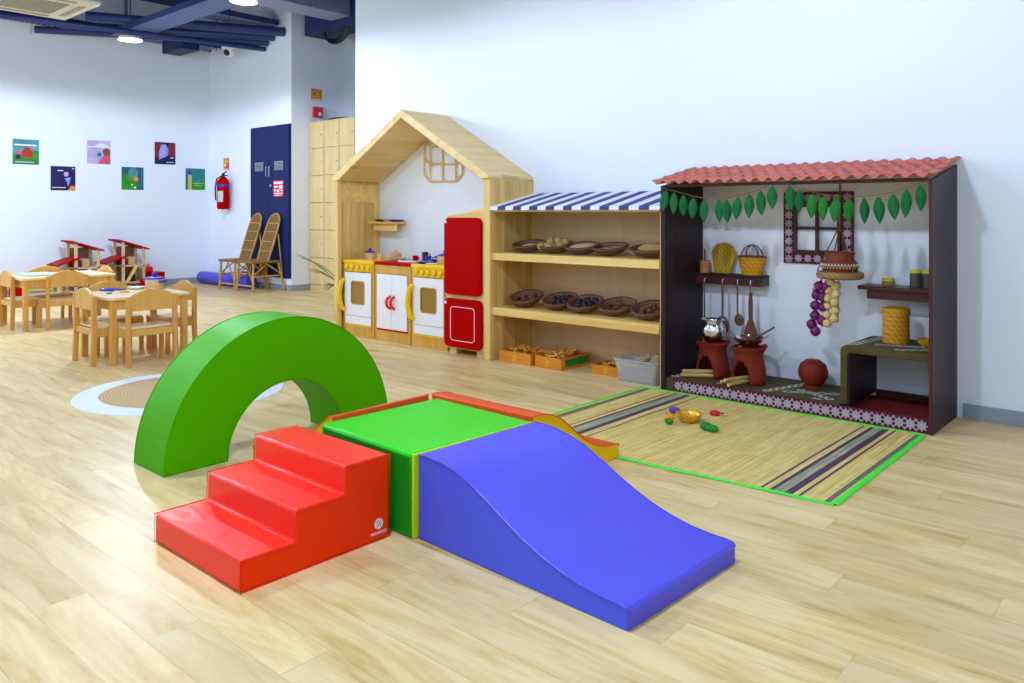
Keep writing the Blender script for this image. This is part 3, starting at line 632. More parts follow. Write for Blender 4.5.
# ------------------------------------------------------------------ market shelf
s=thing('market_shelf','pine market stall shelf with two boards and a striped awning','shelf',(0,0,0))
MB().bx(-4.398,-2.845,5.19,5.206,0,1.34).build('back_or_shade_panel',wood('wall shade tan',(.74,.53,.28),(.66,.46,.23),'z',knots=False,gs=4),s)  # added panel; its tan colour stands in for warm shade on the wall
MB().bx(-2.845,-2.826,4.70,5.205,0,1.235).build('side_panel',PINE,s,bevel=.002)
MB().bx(-4.398,-2.845,4.69,5.189,.81,.868).build('shelf_board',PINES,s,bevel=.003)
MB().bx(-4.398,-2.845,4.69,5.189,.367,.43).build('shelf_board',PINES,s,bevel=.003)
aw=MB(); N=19; x0,x1=-4.398,-2.826
for k in range(N):
    a=x0+(x1-x0)*k/N; b=x0+(x1-x0)*(k+1)/N; mt=1 if k%2==0 else 0
    aw.prism([(4.665,1.213),(4.668,1.240),(5.205,1.357),(5.205,1.350),(4.676,1.235),(4.674,1.213)],'x',a,b,mt)
aw=aw.build('awning',[STRIPEB,STRIPEW],s); aw['label']='navy and white striped cloth awning'
MB().bx(-4.398,-2.845,4.69,4.71,1.20,1.222).build('awning_rail',PINES,s,bevel=.002)

def basket_mesh(rx,ry,hh):
    m=MB(); n=28; prof=[(1e-4,.004),(.62,.0),(.80,.25),(.93,.75),(1.0,1.0),(.96,1.02),(.88,.75),(.76,.3),(.6,.16),(1e-4,.15)]
    return m.lathe([(r,z*hh) for r,z in prof],n,0,Matrix.Diagonal((rx,ry,1,1)))
bk=[]
def basket(label,loc,rx,ry,hh,tilt=(0,0),mt=WICK,grp='oval wicker baskets on the market shelf'):
    t=thing('wicker_basket',label,'basket',loc,0,grp); t.rotation_euler=(R(tilt[0]),R(tilt[1]),0)
    basket_mesh(rx,ry,hh).build('basket_bowl',mt,t); 
    m=MB(); pts=[]
    for i in range(40):
        a=2*PI*i/40; pts.append((rx*.985*math.cos(a),ry*.985*math.sin(a),hh+.004*math.sin(i*PI)))
    m.tube(pts,.009,6,closed=True); 
    for i in range(40):
        a=2*PI*i/40; b=a+.12; m.tube([(rx*1.01*math.cos(a),ry*1.01*math.sin(a),hh-.008),(rx*.95*math.cos(b),ry*.95*math.sin(b),hh+.009)],.004,4)
    m.build('braided_rim',mt,t); return t
up=['at the left end of the upper shelf, holding one flat pale loaf','second from the left on the upper shelf, heaped with pale balls','in the middle of the upper shelf, filled by a cream disc','fourth from the left on the upper shelf, with thin pinkish slices','at the right end of the upper shelf, holding a golden mound']
XU=[-4.20,-3.935,-3.665,-3.42,-3.05]
for i,(x,l) in enumerate(zip(XU,up)):
    basket('dark wicker basket '+l,(x,4.93+.02*(i%2),.868+.018),.140 if i<4 else .16,.125,.055,(11,0))
lo=['at the left end of the lower shelf, holding a few brown pods','second from the left on the lower shelf, full of blackish fruit','in the middle of the lower shelf, full of dark blue-black fruit','second from the right on the lower shelf, holding red-brown pods','at the right end of the lower shelf with brown and grey pieces']
XLW=[-4.20,-3.87,-3.61,-3.33,-3.03]
for i,(x,l) in enumerate(zip(XLW,lo)):
    basket('dark wicker basket '+l,(x,4.90+.02*(i%2),.430+.030),.145,.130,.058,(19,0))
def blob(name,label,cat,loc,r,mt,group,rot=(0,0,0)):
    o=MB().ell((0,0,0),r,12).build(name,mt); o.location=loc; o.rotation_euler=rot; return tag(o,label,cat,group)
blob('clay_loaf','flat pale loaf in the leftmost upper basket','toy food',(-4.20,4.93,.918),(.08,.06,.022),BREAD,None,(R(11),0,0))
blob('cream_disc','broad cream disc in the middle upper basket','toy food',(-3.665,4.93,.930),(.118,.098,.018),BREAD,None,(R(11),0,0))
blob('clay_bun','golden mound in the rightmost upper basket','toy food',(-3.05,4.93,.932),(.11,.08,.042),BREAD2,None,(R(11),0,0))
p0=blob('clay_ball','pale clay ball heaped in the second upper basket','toy food',(-4.0,4.9,.925),(.036,.034,.032),BREAD2,'pale balls in the second upper basket')
for dx,dy,dz in ((.06,.0,0),(.13,.01,.005),(-.01,.06,.01),(.05,.08,.012),(.12,.07,.01),(.02,.03,.04),(.09,.04,.045),(.15,.05,.035),(-.03,-.03,.0),(.06,-.045,0),(-.055,.03,0)):
    dup1(p0,(-4.0+dx,4.9+dy,.925+dz),(random.random(),random.random(),0))
p0=blob('thin_slice','thin pinkish slice lying in the fourth upper basket','toy food',(-3.5,4.93,.915),(.04,.025,.007),PINKC,'pinkish slices in the fourth upper basket')
for dx,dy in ((.05,-.04),(.08,.04),(.13,0),(.15,-.05),(.02,.05),(.17,.03)): dup1(p0,(-3.5+dx,4.93+dy,.918+random.random()*.01),(random.uniform(-.3,.3),random.uniform(-.3,.3),random.random()*3))
def fill(cx,cy,z,n,r,mt,name,label,group,rx=.1,ry=.075):
    p=None
    for k in range(n):
        a=k*2.4; q=math.sqrt((k+.5)/n); loc=(cx+rx*q*math.cos(a),cy+ry*q*math.sin(a),z+.012*(1-q)+ry*q*math.sin(a)*.34); rot=(random.random(),random.random(),random.random()*3)
        if p is None: p=blob(name,label,'toy food',loc,r,mt,group,rot)
        else: dup1(p,loc,rot)
fill(-4.20,4.90,.500,6,(.035,.014,.012),BRNF,'seed_pod','brown pod in the leftmost lower basket','pods in the leftmost lower basket')
fill(-3.87,4.92,.506,12,(.022,.02,.018),DARKF,'dried_fruit','blackish fruit in the second lower basket','dark fruit in the second lower basket')
fill(-3.61,4.90,.506,12,(.024,.02,.02),DARKF,'dried_fruit','blue-black fruit in the middle lower basket','dark fruit in the middle lower basket')
fill(-3.33,4.92,.500,8,(.04,.015,.013),BRNF,'seed_pod','red-brown pod in the second lower basket from the right','pods in the fourth lower basket')
fill(-3.03,4.90,.502,9,(.026,.02,.016),BRNF,'seed_pod','brown piece in the rightmost lower basket','pieces in the rightmost lower basket')

def crate(label,x0,x1,y0,y1,hh,green=False):
    t=thing('wooden_crate',label,'crate',((x0+x1)/2,(y0+y1)/2,0),0,'orange wooden crates under the market shelf'); w=(x1-x0)/2; d_=(y1-y0)/2
    MB().bx(-w,w,-d_,d_,0,.01).build('crate_bottom',ORW,t)
    f=MB().bx(-w,w,-d_,-d_+.012,.01,hh).build('front_panel',ORW,t,bevel=.002)
    MB().bx(-w,w,d_-.012,d_,.01,hh).build('back_or_shade_panel',ORW,t,bevel=.002)
    for s_ in(-1,1):
        sd=MB().bx(min(s_*w,s_*(w-.012)),max(s_*w,s_*(w-.012)),-d_+.012,d_-.012,.01,hh).build('side_board',ORW,t,bevel=.002)
        if green and s_>0: gp=MB().bx(w,w+.002,-d_+.05,d_-.03,.02,hh-.012).build('green_plate',FELTG,sd)
    MB().torus((0,-d_-.001,hh*.45),.014,.003,16,6,ax='y',sy=1.2).cyl((0,-d_,hh*.45+.02),(0,-d_-.003,hh*.45+.02),.006,n=8).build('emblem',YEL,f)
crate('orange wooden crate of blocks at the left end below the market shelf',-4.33,-4.0,4.70,4.95,.092)
crate('orange wooden crate of blocks with a green side plate',-3.965,-3.71,4.715,5.10,.088,True)
crate('small orange wooden crate half hidden behind the clear tub',-3.49,-3.235,4.80,5.05,.07)
blk=MB().bx(-.035,.035,-.010,.010,-.008,.008).build('wooden_block',BLOCK,bevel=.002)
tag(blk,'small wooden block heaped in the leftmost crate','wooden block','blocks in the leftmost crate')
def heap(cx,cy,w,d_,z,n,label,group,first=False):
    for k in range(n):
        loc=(cx+random.uniform(-w,w),cy+random.uniform(-d_,d_),z+random.uniform(0,.035)*(1-k/n*.2)); rot=(random.uniform(-.5,.5),random.uniform(-.5,.5),random.uniform(0,3))
        if first and k==0: blk.location=loc; blk.rotation_euler=rot
        else: dup1(blk,loc,rot,label,group)
heap(-4.165,4.82,.11,.08,.082,22,'small wooden block heaped in the leftmost crate','blocks in the leftmost crate',True)
heap(-4.165,4.82,.12,.09,.045,8,'small wooden block heaped in the leftmost crate','blocks in the leftmost crate')
heap(-3.838,4.905,.08,.14,.080,30,'small wooden block heaped in the crate with the green side','blocks in the green-sided crate')
heap(-3.838,4.905,.08,.14,.045,10,'small wooden block heaped in the crate with the green side','blocks in the green-sided crate')
heap(-3.365,4.92,.08,.07,.055,10,'small wooden block in the crate behind the clear tub','blocks in the smallest crate')
# tub
t=thing('plastic_tub','clear plastic tub of wooden rollers beside the dark hut side','tub',(-3.055,4.83,0))
def tubp(z): 
    f=1+.18*z/.16; return rrect(-.152*f,.152*f,-.105*f,.105*f,.03,4)
m=MB(); lv=[0.0,.05,.11,.155]; vs=[];
for z in lv: vs+= [(a,b,z) for a,b in tubp(z)]
n=len(tubp(0)); fs=[(i*n+j,i*n+(j+1)%n,(i+1)*n+(j+1)%n,(i+1)*n+j) for i in range(3) for j in range(n)]+[tuple(range(n))[::-1]]
m.add(vs,fs); m.build('tub_body',CLEAR,t,solid=.003)
MB().tube([(a*1.02,b*1.02,.156) for a,b in tubp(.155)],.008,6,closed=True).build('tub_rim',CLEAR,t)
def roller(label,a,b,r,mt=BREAD):
    o=MB().cyl(a,b,r,n=18).build('wooden_roller',mt,bevel=.002); tag(o,label,'wooden roller')
roller('pale roller lying at the left in the clear tub',(-3.15,4.75,.035),(-3.06,4.75,.032),.025)
roller('pale roller lying at the front right in the clear tub',(-3.04,4.75,.033),(-2.92,4.75,.033),.027)
roller('dark wooden roller standing up out of the clear tub',(-3.0,4.87,.045),(-2.965,4.89,.185),.030,BREAD2)
roller('long wooden roller leaning inside the tub, left of the upright one',(-3.14,4.80,.08),(-3.05,4.90,.165),.022,BREAD2)

# ------------------------------------------------------------------ village kitchen hut
HL,HR,HF,HB=-2.822,-1.152,4.69,5.205
H=thing('play_hut','dark boarded village kitchen hut with a small red tiled roof','play hut',(0,0,0))
def side(x0,x1):
    m=MB(); m.prism([(HF,0),(HB,0),(HB,1.475),(HF,1.375)],'x',x0,x1); return m
side(HL,HL+.03).build('side_panel',DARKW,H,bevel=.002); side(HR-.018,HR).build('side_panel',DARKW,H,bevel=.002)
MB().bx(HR-.02,HR+.002,HF-.014,HF,0,1.375).build('edge_strip',DARKE,H,bevel=.002); MB().bx(HL-.002,HL+.032,HF-.014,HF,0,1.375).build('edge_strip',DARKW,H,bevel=.002)
MB().bx(HL+.03,HR-.03,HF,HF+.03,1.364,1.384).build('front_lintel',BROWN,H,bevel=.002)
# roof: overlapping rows of wavy tiles
RX0,RX1=-2.862,-1.135
for r_ in range(4):
    y0=4.625+r_*.148; y1=y0+.175; z0=1.393+r_*.031; nx=240; m=MB(); vs=[];fs=[]
    P=.0815
    for j in range(3):
        for i in range(nx+1):
            x=RX0+(RX1-RX0)*i/nx; ph=(x-RX0)/P*2*PI
            wv=.0125*(abs(math.cos(ph/2))**1.5*2-1)
            y=y0+(min(y1,5.205)-y0)*j/2; z=z0+(y-y0)*.20+wv-.006+(.0065 if j==0 else 0)
            vs.append((x,y,z))
    for j in range(2):
        for i in range(nx): a=j*(nx+1)+i; fs.append((a,a+1,a+nx+2,a+nx+1))
    m.add(vs,fs); o=m.build('tile_row',TILE,H,solid=.008)
# platform
MB().bx(HL+.03,-1.65,HF+.012,HB,0,.085).build('platform',OLIVE,H,bevel=.006)
MB().bx(-1.65,HR-.02,HF+.012,HB,0,.055).build('platform_cloth',MARC,H,bevel=.004)
MB().bx(HL+.03,-2.74,HF,HF+.012,0,.082).build('platform_front',OLIVE,H)
fb=MB().bx(-2.74,HR-.02,HF,HF+.012,0,.082,0)
def flower(m,cx,cz,y,r,mi):
    pts=[]
    for k in range(16):
        a=PI*k/8; rr=r if k%2==0 else r*.58; pts.append((cx+rr*math.cos(a),cz+rr*math.sin(a)))
    m.prism(pts,'y',y-.0012,y,mi)
nf=27
for k in range(nf):
    cx=-2.70+k*(1.49/(nf-1)); flower(fb,cx,.041,HF,.034,1)
    if k<nf-1:
        mx=cx+.745/(nf-1)
        for dz in(-.027,.027): flower(fb,mx,.041+dz,HF,.009,1)
fb.build('flower_border',[MAROON,LAV],H)
# bench box
bn=MB()
bn.prism([(-1.652,.085),(-1.652,.395),(-1.645,.418),(-1.622,.427),(HR-.02,.427),(HR-.02,.385),(-1.600,.385),(-1.612,.375),(-1.612,.085)],'y',4.715,HB)
bn.build('bench_box',OLIVE,H,bevel=.004)
MB().bx(-1.612,-1.60,4.725,HB,.085,.385).build('bench_lining',DARKW,H)
MB().bx(-1.60,HR-.02,HB-.02,HB,.055,.10).build('back_rail',BROWN,H)
def squig(m,pts,w,z):
    k=len(pts)
    for i in range(k-1):
        a=Vector((*pts[i],z)); b=Vector((*pts[i+1],z)); d_=(b-a)
        if d_.length<1e-6: continue
        nrm=Vector((-d_.y,d_.x,0)).normalized()*w/2; up=Vector((0,0,.0012))
        m.add([a-nrm+up,b-nrm+up,b+nrm+up,a+nrm+up],[(0,1,2,3)])
def braid(m,x0,y0,x1,y1,amp,z,loops=6,w=.008):
    n=loops*12; d_=Vector((x1-x0,y1-y0)); L=d_.length; u=d_/L; v=Vector((-u.y,u.x))
    for ph in (0,PI):
        squig(m,[((Vector((x0,y0))+u*L*i/n+v*amp*math.sin(2*PI*loops/2*i/n+ph))[:]) for i in range(n+1)],w,z)
ch=MB()
braid(ch,-2.765,4.73,-2.68,5.15,.022,.085,8,.016); braid(ch,-2.12,4.73,-1.98,5.17,.022,.085,8,.016); braid(ch,-2.03,4.80,-1.68,4.98,.024,.085,6,.014); braid(ch,-1.98,4.92,-1.72,4.78,.022,.085,6,.014)
for cx,cy in((-2.42,4.755),(-1.80,4.745)):
    for k in range(6): a=k*PI/3; squig(ch,[(cx,cy),(cx+.035*math.cos(a),cy+.022*math.sin(a))],.01,.085)
braid(ch,-1.60,4.75,-1.54,5.16,.024,.4275,8,.016); braid(ch,-1.50,4.86,-1.26,4.93,.022,.4275,6,.014); braid(ch,-1.36,4.74,-1.20,4.86,.022,.4275,4,.014)
ch.build('chalk_pattern',CHALK,H)

# hut window on the wall
t=thing('hut_window','small four pane window frame with flower border on the hut wall','window',(-1.964,5.205,0))
b=MB().bx(-.228,-.156,-.008,0,.858,1.33,0).bx(.148,.228,-.008,0,.858,1.33,0).bx(-.156,.148,-.008,0,.858,.928,0).bx(-.156,.148,-.008,0,1.25,1.33,0)
for k in range(8): flower(b,-.192,.888+k*.058,-.008,.032,1); flower(b,.188,.888+k*.058,-.008,.032,1)
for k in range(5): flower(b,-.126+k*.062,.893,-.008,.031,1); flower(b,-.126+k*.062,1.29,-.008,.031,1)
b.build('flower_border',[MAROON,LAV],t)
f=MB().bx(-.156,-.136,-.022,0,.928,1.25).bx(.130,.148,-.022,0,.928,1.25).bx(-.136,.130,-.022,0,.928,.948).bx(-.136,.130,-.022,0,1.23,1.25).bx(-.014,.008,-.018,0,.948,1.23).bx(-.136,.130,-.016,0,1.082,1.10)
f.build('sash_bars',BROWN,t,bevel=.002)

# garland
g=thing('leaf_garland','string of green felt leaves hung across the front of the hut','garland',(0,0,0))
import itertools
LV=[(-2.776,1.346),(-2.716,1.330),(-2.645,1.312),(-2.573,1.293),(-2.495,1.279),(-2.395,1.279),(-2.340,1.276),(-2.263,1.293),(-2.184,1.309),(-2.114,1.332),(-2.040,1.360),(-1.930,1.360),(-1.868,1.333),(-1.796,1.307),(-1.734,1.293),(-1.657,1.281),(-1.586,1.281),(-1.503,1.278),(-1.428,1.286),(-1.350,1.300),(-1.278,1.322),(-1.212,1.348)]
GY=4.668
sp=[(-2.80,GY,1.365)]+[(x,GY,z+.008) for x,z in LV[:11]]+[(-1.995,GY,1.378)]
MB().tube(sp,.0022,5).build('string',STRING,g)
sp=[(-1.985,GY,1.378)]+[(x,GY,z+.008) for x,z in LV[11:]]+[(-1.165,GY,1.372)]
MB().tube(sp,.0022,5).build('string',STRING,g)
def leafm(mt):
    m=MB(); n=10; vs=[];fs=[]
    for i in range(n+1):
        s_=i/n; w=.029*math.sin(PI*s_**.9)**.85 if 0<s_<1 else .0006; z=-.15*s_
        vs+=[(-w,-.006*math.sin(PI*s_),z),(-.0012,.004,z),(.0012,.004,z),(w,-.006*math.sin(PI*s_),z)]
    for i in range(n):
        a=i*4
        for k,mi in ((0,0),(1,1),(2,0)): m.add([vs[a+k],vs[a+k+1],vs[a+k+5],vs[a+k+4]],[(0,1,2,3)],mi)
    return m
l0=leafm(0).build('leaf',[LEAF,RIB],g,solid=.0015); l1=leafm(0).build('leaf',[LEAF2,RIB],g,solid=.0015)
for i,(x,z) in enumerate(LV):
    src=l1 if i in (13,14,15,16) else l0
    if i==0: o=l0
    elif i==13: o=l1
    else: o=src.copy(); COL.objects.link(o)
    o.location=(x,GY,z); o.rotation_euler=(R(random.uniform(-3,3)),R(random.uniform(-4,4) if i>0 else 10),R(random.uniform(10,38)))
    o.scale=(random.uniform(.92,1.08),1,random.uniform(.95,1.05))

# shelves in the hut
t=thing('hut_shelf','dark wall shelf at the left of the hut with hooks below','shelf',(0,0,0))
MB().bx(HL+.032,-2.295,5.09,5.205,.745,.768).build('shelf_board',DARKW,t,bevel=.002); MB().bx(HL+.032,-2.295,5.09,5.205,.695,.745).build('front_lip',DARKE,t,bevel=.002)
hooks=(-2.703,-2.566,-2.456,-2.362)
for x in hooks: MB().tube([(x,5.09,.735),(x,5.06,.735),(x,5.055,.71),(x,5.07,.70)],.0035,6).build('hook',GREY,t)
t=thing('hut_shelf','dark wall shelf at the right of the hut below the jars','shelf',(0,0,0))
MB().bx(-1.655,HR-.032,5.02,5.205,.728,.752).build('shelf_board',DARKE,t,bevel=.002); MB().bx(-1.61,HR-.032,5.05,5.07,.672,.728).build('front_lip',DARKE,t,bevel=.002)

# utensils on the hooks
def hang(name,label,cat,x,parts):
    t=thing(name,label,cat,(x,5.06,.69)); 
    for nm,mb,mt in parts: mb.build(nm,mt,t)
hang('iron_ladle','thin iron ladle hanging at the far left of the hut shelf','ladle',hooks[0],[('handle',MB().tube([(0,0,.01),(0,.0,-.29)],.005,8),IRON),('bowl',MB().ell((-.008,-.01,-.32),(.03,.03,.028)),IRON)])
hang('serving_spoon','dark wooden spoon with a large round bowl, second utensil from the left','spoon',hooks[1],[('handle',MB().tube([(0,0,.01),(0,0,-.22)],.008,8),COPW),('bowl',MB().ell((0,0,-.275),(.05,.016,.068)),COPW)])
hang('small_spoon','small dark spoon, third utensil from the left under the shelf','spoon',hooks[2],[('handle',MB().tube([(0,0,.01),(0,0,-.19)],.006,8),COPW),('bowl',MB().ell((.012,0,-.225),(.036,.014,.042)),COPW)])
hang('wooden_spatula','broad brown wooden spatula, rightmost utensil under the shelf','spatula',hooks[3],[('handle',MB().tube([(0,0,.01),(0,0,-.03)],.003,6).tube([(0,0,-.03),(0,0,-.10),(0,0,-.24)],[.012,.016,.016],8,0,M=Matrix.Diagonal((1,.6,1,1))),COPW),('blade',MB().prism([(-.016,-.22),(.016,-.22),(.045,-.30),(.045,-.40),(-.045,-.40),(-.045,-.30)],'y',-.006,.006),COPW)])

# things on the left hut shelf
SZ=.768
t=thing('wooden_mortar','small brown woven cup at the far left of the hut shelf','cup',(-2.745,5.145,SZ))
MB().lathe([(1e-4,0),(.036,0),(.036,.085),(.030,.085),(.028,.01),(1e-4,.01)],20).build('cup_body',plain('brown cup wood',(.42,.19,.06),.6),t)
MB().tube([(-.01,0,.02),(.0,.0,.14),(-.005,0,.17)],[.006,.007,.003],6).build('whisk',COPW,t)
t=thing('winnowing_fan','yellow bamboo winnowing fan leaning upright on the hut shelf','winnowing fan',(-2.612,5.15,SZ))
m=MB(); n=16; out=[(-.055,0)]+[(-.088*math.cos(a*PI/n)*(1 if 1 else 1),.135+.075*math.sin(a*PI/n)) for a in range(n+1)]+[(.055,0)]
vs=[];T=Matrix.Rotation(R(-10),4,'X')
m.prism(out,'y',-.003,.003,0,T).build('fan_panel',WICKY,t)
MB().tube([T@Vector((a,-.006,b)) for a,b in out],.006,6).build('fan_rim',WICKG,t)
t=thing('handled_basket','golden woven basket with a looped handle at the right of the hut shelf','basket',(-2.389,5.14,SZ))
MB().lathe([(1e-4,.003),(.066,0),(.075,.03),(.095,.125),(.089,.125),(.068,.03),(1e-4,.012)],28,0,Matrix.Diagonal((1.05,.72,1,1))).build('basket_bowl',WICKG,t)
MB().torus((0,0,.125),.092,.006,28,6,sx=1.05,sy=.72).build('rim',COPW,t)
for yy in(-.045,.045): MB().tube([(-.062*math.cos(a*PI/12),yy*(1-.6*math.sin(a*PI/12)),.12+.085*math.sin(a*PI/12)) for a in range(13)],.005,6).build('handle',COPW,t)
# jars
def jar(label,x,y,r,hh,low=False):
    t=thing('spice_jar',label,'jar',(x,y,.752),0,'jars with yellow lids in the hut')
    MB().lathe([(1e-4,0),(r,0),(r,hh*.8),(r*.9,hh),(r*.82,hh)],22).build('jar_body',GLASS if not low else SPICE,t)
    MB().lathe([(r*.98,hh),(r*.98,hh+.018),(1e-4,hh+.020)],22).build('jar_lid',YEL if 0 else plain('lime yellow lid',(.62,.60,.01),.4) if 'lime yellow lid' not in bpy.data.materials else bpy.data.materials['lime yellow lid'],t)
jar('low wide jar with a yellow lid on the right hut shelf',-1.506,5.12,.036,.028,True)
jar('tall dark jar with yellow lid, left of the pair on the right hut shelf',-1.352,5.12,.034,.085)
jar('tall dark jar with yellow lid, right of the pair by the hut side',-1.285,5.12,.031,.085)
# lidded bamboo container, bowl
t=thing('bamboo_canister','yellow woven bamboo canister with lid standing on the green bench box','canister',(-1.435,5.02,.427))
MB().lathe([(1e-4,0),(.072,0),(.0735,.01),(.072,.175),(1e-4,.175)],28).build('canister_body',WICKG,t)
MB().lathe([(.077,.165),(.077,.203),(.05,.211),(1e-4,.211)],28).build('canister_lid',WICKG,t)
tag(MB().lathe([(1e-4,0),(.035,0),(.062,.03),(.066,.045),(.058,.045),(.034,.012),(1e-4,.010)],24,0,Matrix.Translation((-1.248,4.98,.427)) @ Matrix.Diagonal((.95,.95,.95,1))).build('wooden_bowl',WICKG),'small yellow wooden bowl on the bench box at the right hut side','bowl')
# clay pot upturned on stand
t=thing('clay_pot','round red clay pot resting upside down on the olive hut floor','clay pot',(-1.93,5.03,.085))
MB().lathe([(.050,0),(.060,.004),(.046,.02),(.068,.038),(.088,.075),(.091,.108),(.076,.152),(.045,.176),(1e-4,.183)],32).build('pot_body',TERRA,t)
MB().torus((0,0,.006),.055,.008,28,6).build('pot_rim',TERRA,t)
# clay stoves
def clay_stove(label,loc):
    t=thing('clay_stove',label,'clay stove',loc,0,'red clay stoves in the hut')
    n=72; prof=[(.116,0),(.118,.025),(.118,.05),(.116,.075),(.113,.10),(.108,.125),(.103,.15),(.099,.17),(.098,.19),(.102,.21),(.115,.225),(.117,.238),(.10,.245)]
    prof=[(r*.93,z*.98) for r,z in prof]
    def skip(i,j):
        a=(j+.5)/n*360; d_=abs((a-262+180)%360-180)
        return (i<3 and d_<37) or (i==3 and d_<34) or (i==4 and d_<28) or (i==5 and d_<18)
    MB().lathe(prof,n,skip=skip).build('stove_body',TERRA,t,solid=.016)
    for k in range(3):
        a=k*2*PI/3+.4; MB().ell((.10*math.cos(a),.10*math.sin(a),.242),(.018,.018,.016),10).build('pot_rest',TERRA,t)
    MB().lathe([(1e-4,.002),(.09,.002),(.09,.10)],24,0).build('soot_lining',BLK,t) if 0 else None
S1=(-2.572,4.93,.085); S2=(-2.30,4.90,.085)
clay_stove('red clay stove at the left under the round steel pot',S1); clay_stove('red clay stove at the right under the shallow steel pan',S2)
t=thing('steel_pot','round polished steel pot with flared rim on the left clay stove','pot',(S1[0],S1[1],S1[2]+.245))
MB().lathe([(1e-4,0),(.05,.004),(.080,.03),(.088,.065),(.080,.10),(.064,.122),(.066,.130),(.084,.140),(.082,.143),(.062,.134),(.058,.122),(.074,.098),(.08,.065),(.05,.012),(1e-4,.008)],36).build('pot_body',ALU,t)
MB().lathe([(.06,.128),(.03,.132),(1e-4,.133)],24).build('pot_lid',ALU,t)
t=thing('steel_pan','shallow steel pan with two curved handles on the right clay stove','pan',(S2[0],S2[1],S2[2]+.248))
MB().lathe([(1e-4,0),(.05,.003),(.085,.02),(.103,.048),(.105,.05),(.10,.05),(.08,.024),(.048,.008),(1e-4,.005)],36).build('pan_bowl',ALU,t)
for s_ in(-1,1): MB().tube([(s_*.10,-.02,.045),(s_*.125,-.02,.065),(s_*.135,0,.075),(s_*.125,.02,.065),(s_*.10,.02,.045)],.004,6).build('pan_handle',ALU,t)
t=thing('cooking_spoon','dark cooking spoon resting in the steel pan','spoon',(S2[0],S2[1],S2[2]+.255))
MB().tube([(-.01,.0,.012),(.08,.03,.065),(.15,.055,.115)],.006,8).build('handle',IRON,t); MB().ell((-.02,0,.012),(.028,.022,.007)).build('bowl',IRON,t)
stk=MB().tube([(-.10,0,0),(-.03,.004,0),(.10,0,0)],[.012,.014,.013],8).build('firewood_stick',plain('pale firewood',(.52,.36,.12),.7,var=.2,bump=.3)); 
tag(stk,'pale firewood stick in the mouth of the left clay stove','firewood','sticks at the left stove')
stk.location=(-2.65,4.835,.100); stk.rotation_euler=(0,0,R(44))
dup1(stk,(-2.62,4.82,.101),(0,0,R(34))); dup1(stk,(-2.635,4.835,.124),(0,0,R(38)))
for loc,rz in (((-2.315,4.78,.101),78),((-2.35,4.81,.101),52),((-2.33,4.785,.124),70)):
    dup1(stk,loc,(0,0,R(rz)),'pale firewood stick in the mouth of the right clay stove','sticks at the right stove')
# hanging tray with pot
t=thing('rope_hanger','rope sling with a flat woven ring hanging from the hut roof','hanger',(-1.735,4.95,0))
MB().tube([(0,0,1.40),(0,0,1.12)],.006,8).build('rope',ROPE,t)
for a in (200,320,80,260):
    MB().tube([(0,0,1.12),(.133*math.cos(R(a)),.10*math.sin(R(a)),.835)],.004,6).build('rope_strand',ROPE,t)
MB().torus((0,0,.815),.115,.024,32,10,sy=.9).lathe([(1e-4,.803),(.11,.803),(.11,.812),(1e-4,.812)],24).build('woven_ring',weave('coir ring',(.40,.24,.07),(.2,.1,.03),70),t)
t=thing('clay_pot','brown clay pot with a white zigzag band sitting in the rope sling','clay pot',(-1.735,4.95,.814))
MB().lathe([(1e-4,0),(.07,0),(.10,.03),(.112,.055),(.100,.078),(.082,.095),(.080,.115),(.088,.14),(.080,.14),(.07,.115),(1e-4,.05)],32).build('pot_body',TERRB,t)
z=MB(); 
for k in range(36):
    a=2*PI*k/36; b=a+PI/36; z.tube([(.108*math.cos(a),.108*math.sin(a),.045),(.109*math.cos(b),.109*math.sin(b),.073)],.0028,4)
    c_=b+PI/36; z.tube([(.109*math.cos(b),.109*math.sin(b),.073),(.108*math.cos(c_),.108*math.sin(c_),.045)],.0028,4)
z.build('zigzag_band',CHALK,t)
# onion & garlic strings
t=thing('onion_string','string of purple onions hanging below the woven ring','onions',(-1.80,4.93,0))
MB().tube([(0,0,.80),(-.02,0,.6),(-.035,0,.49)],.004,6).build('string',ROPE,t)
on=None
for k,(x,z) in enumerate([(a+1.80,b) for a,b in ((-1.85,.742),(-1.812,.735),(-1.872,.683),(-1.828,.678),(-1.876,.620),(-1.832,.612),(-1.874,.558),(-1.835,.530),(-1.903,.500),(-1.872,.462))]):
    if on is None:
        on=MB().lathe([(1e-4,-.026),(.015,-.022),(.026,-.005),(.026,.006),(.016,.02),(.005,.028),(.004,.038)],16,0,Matrix.Scale(1.22,4)).build('onion',ONION,t); o=on
    else: o=on.copy(); COL.objects.link(o)
    o.location=(x,-.012+.01*(k%3),z); o.rotation_euler=(random.uniform(-.5,.5),random.uniform(-.4,.4),0)
t=thing('garlic_string','string of cream garlic bulbs hanging below the woven ring','garlic',(-1.735,4.93,0))
MB().tube([(0,0,.80),(-.005,0,.53)],.004,6).build('string',ROPE,t)
on=None
for k,(x,z) in enumerate([(a+1.735,b) for a,b in ((-1.778,.775),(-1.798,.723),(-1.752,.751),(-1.798,.674),(-1.750,.702),(-1.806,.622),(-1.754,.650),(-1.805,.570),(-1.757,.600),(-1.800,.518),(-1.760,.551))]):
    if on is None:
        on=MB().lathe([(1e-4,-.022),(.014,-.019),(.023,-.004),(.022,.005),(.012,.016),(.004,.026)],14,0,Matrix.Scale(1.2,4)).build('garlic_bulb',GARLIC,t); o=on
    else: o=on.copy(); COL.objects.link(o)
    o.location=(x,-.012+.01*(k%3),z); o.rotation_euler=(random.uniform(-.6,.6),random.uniform(-.5,.5),0)

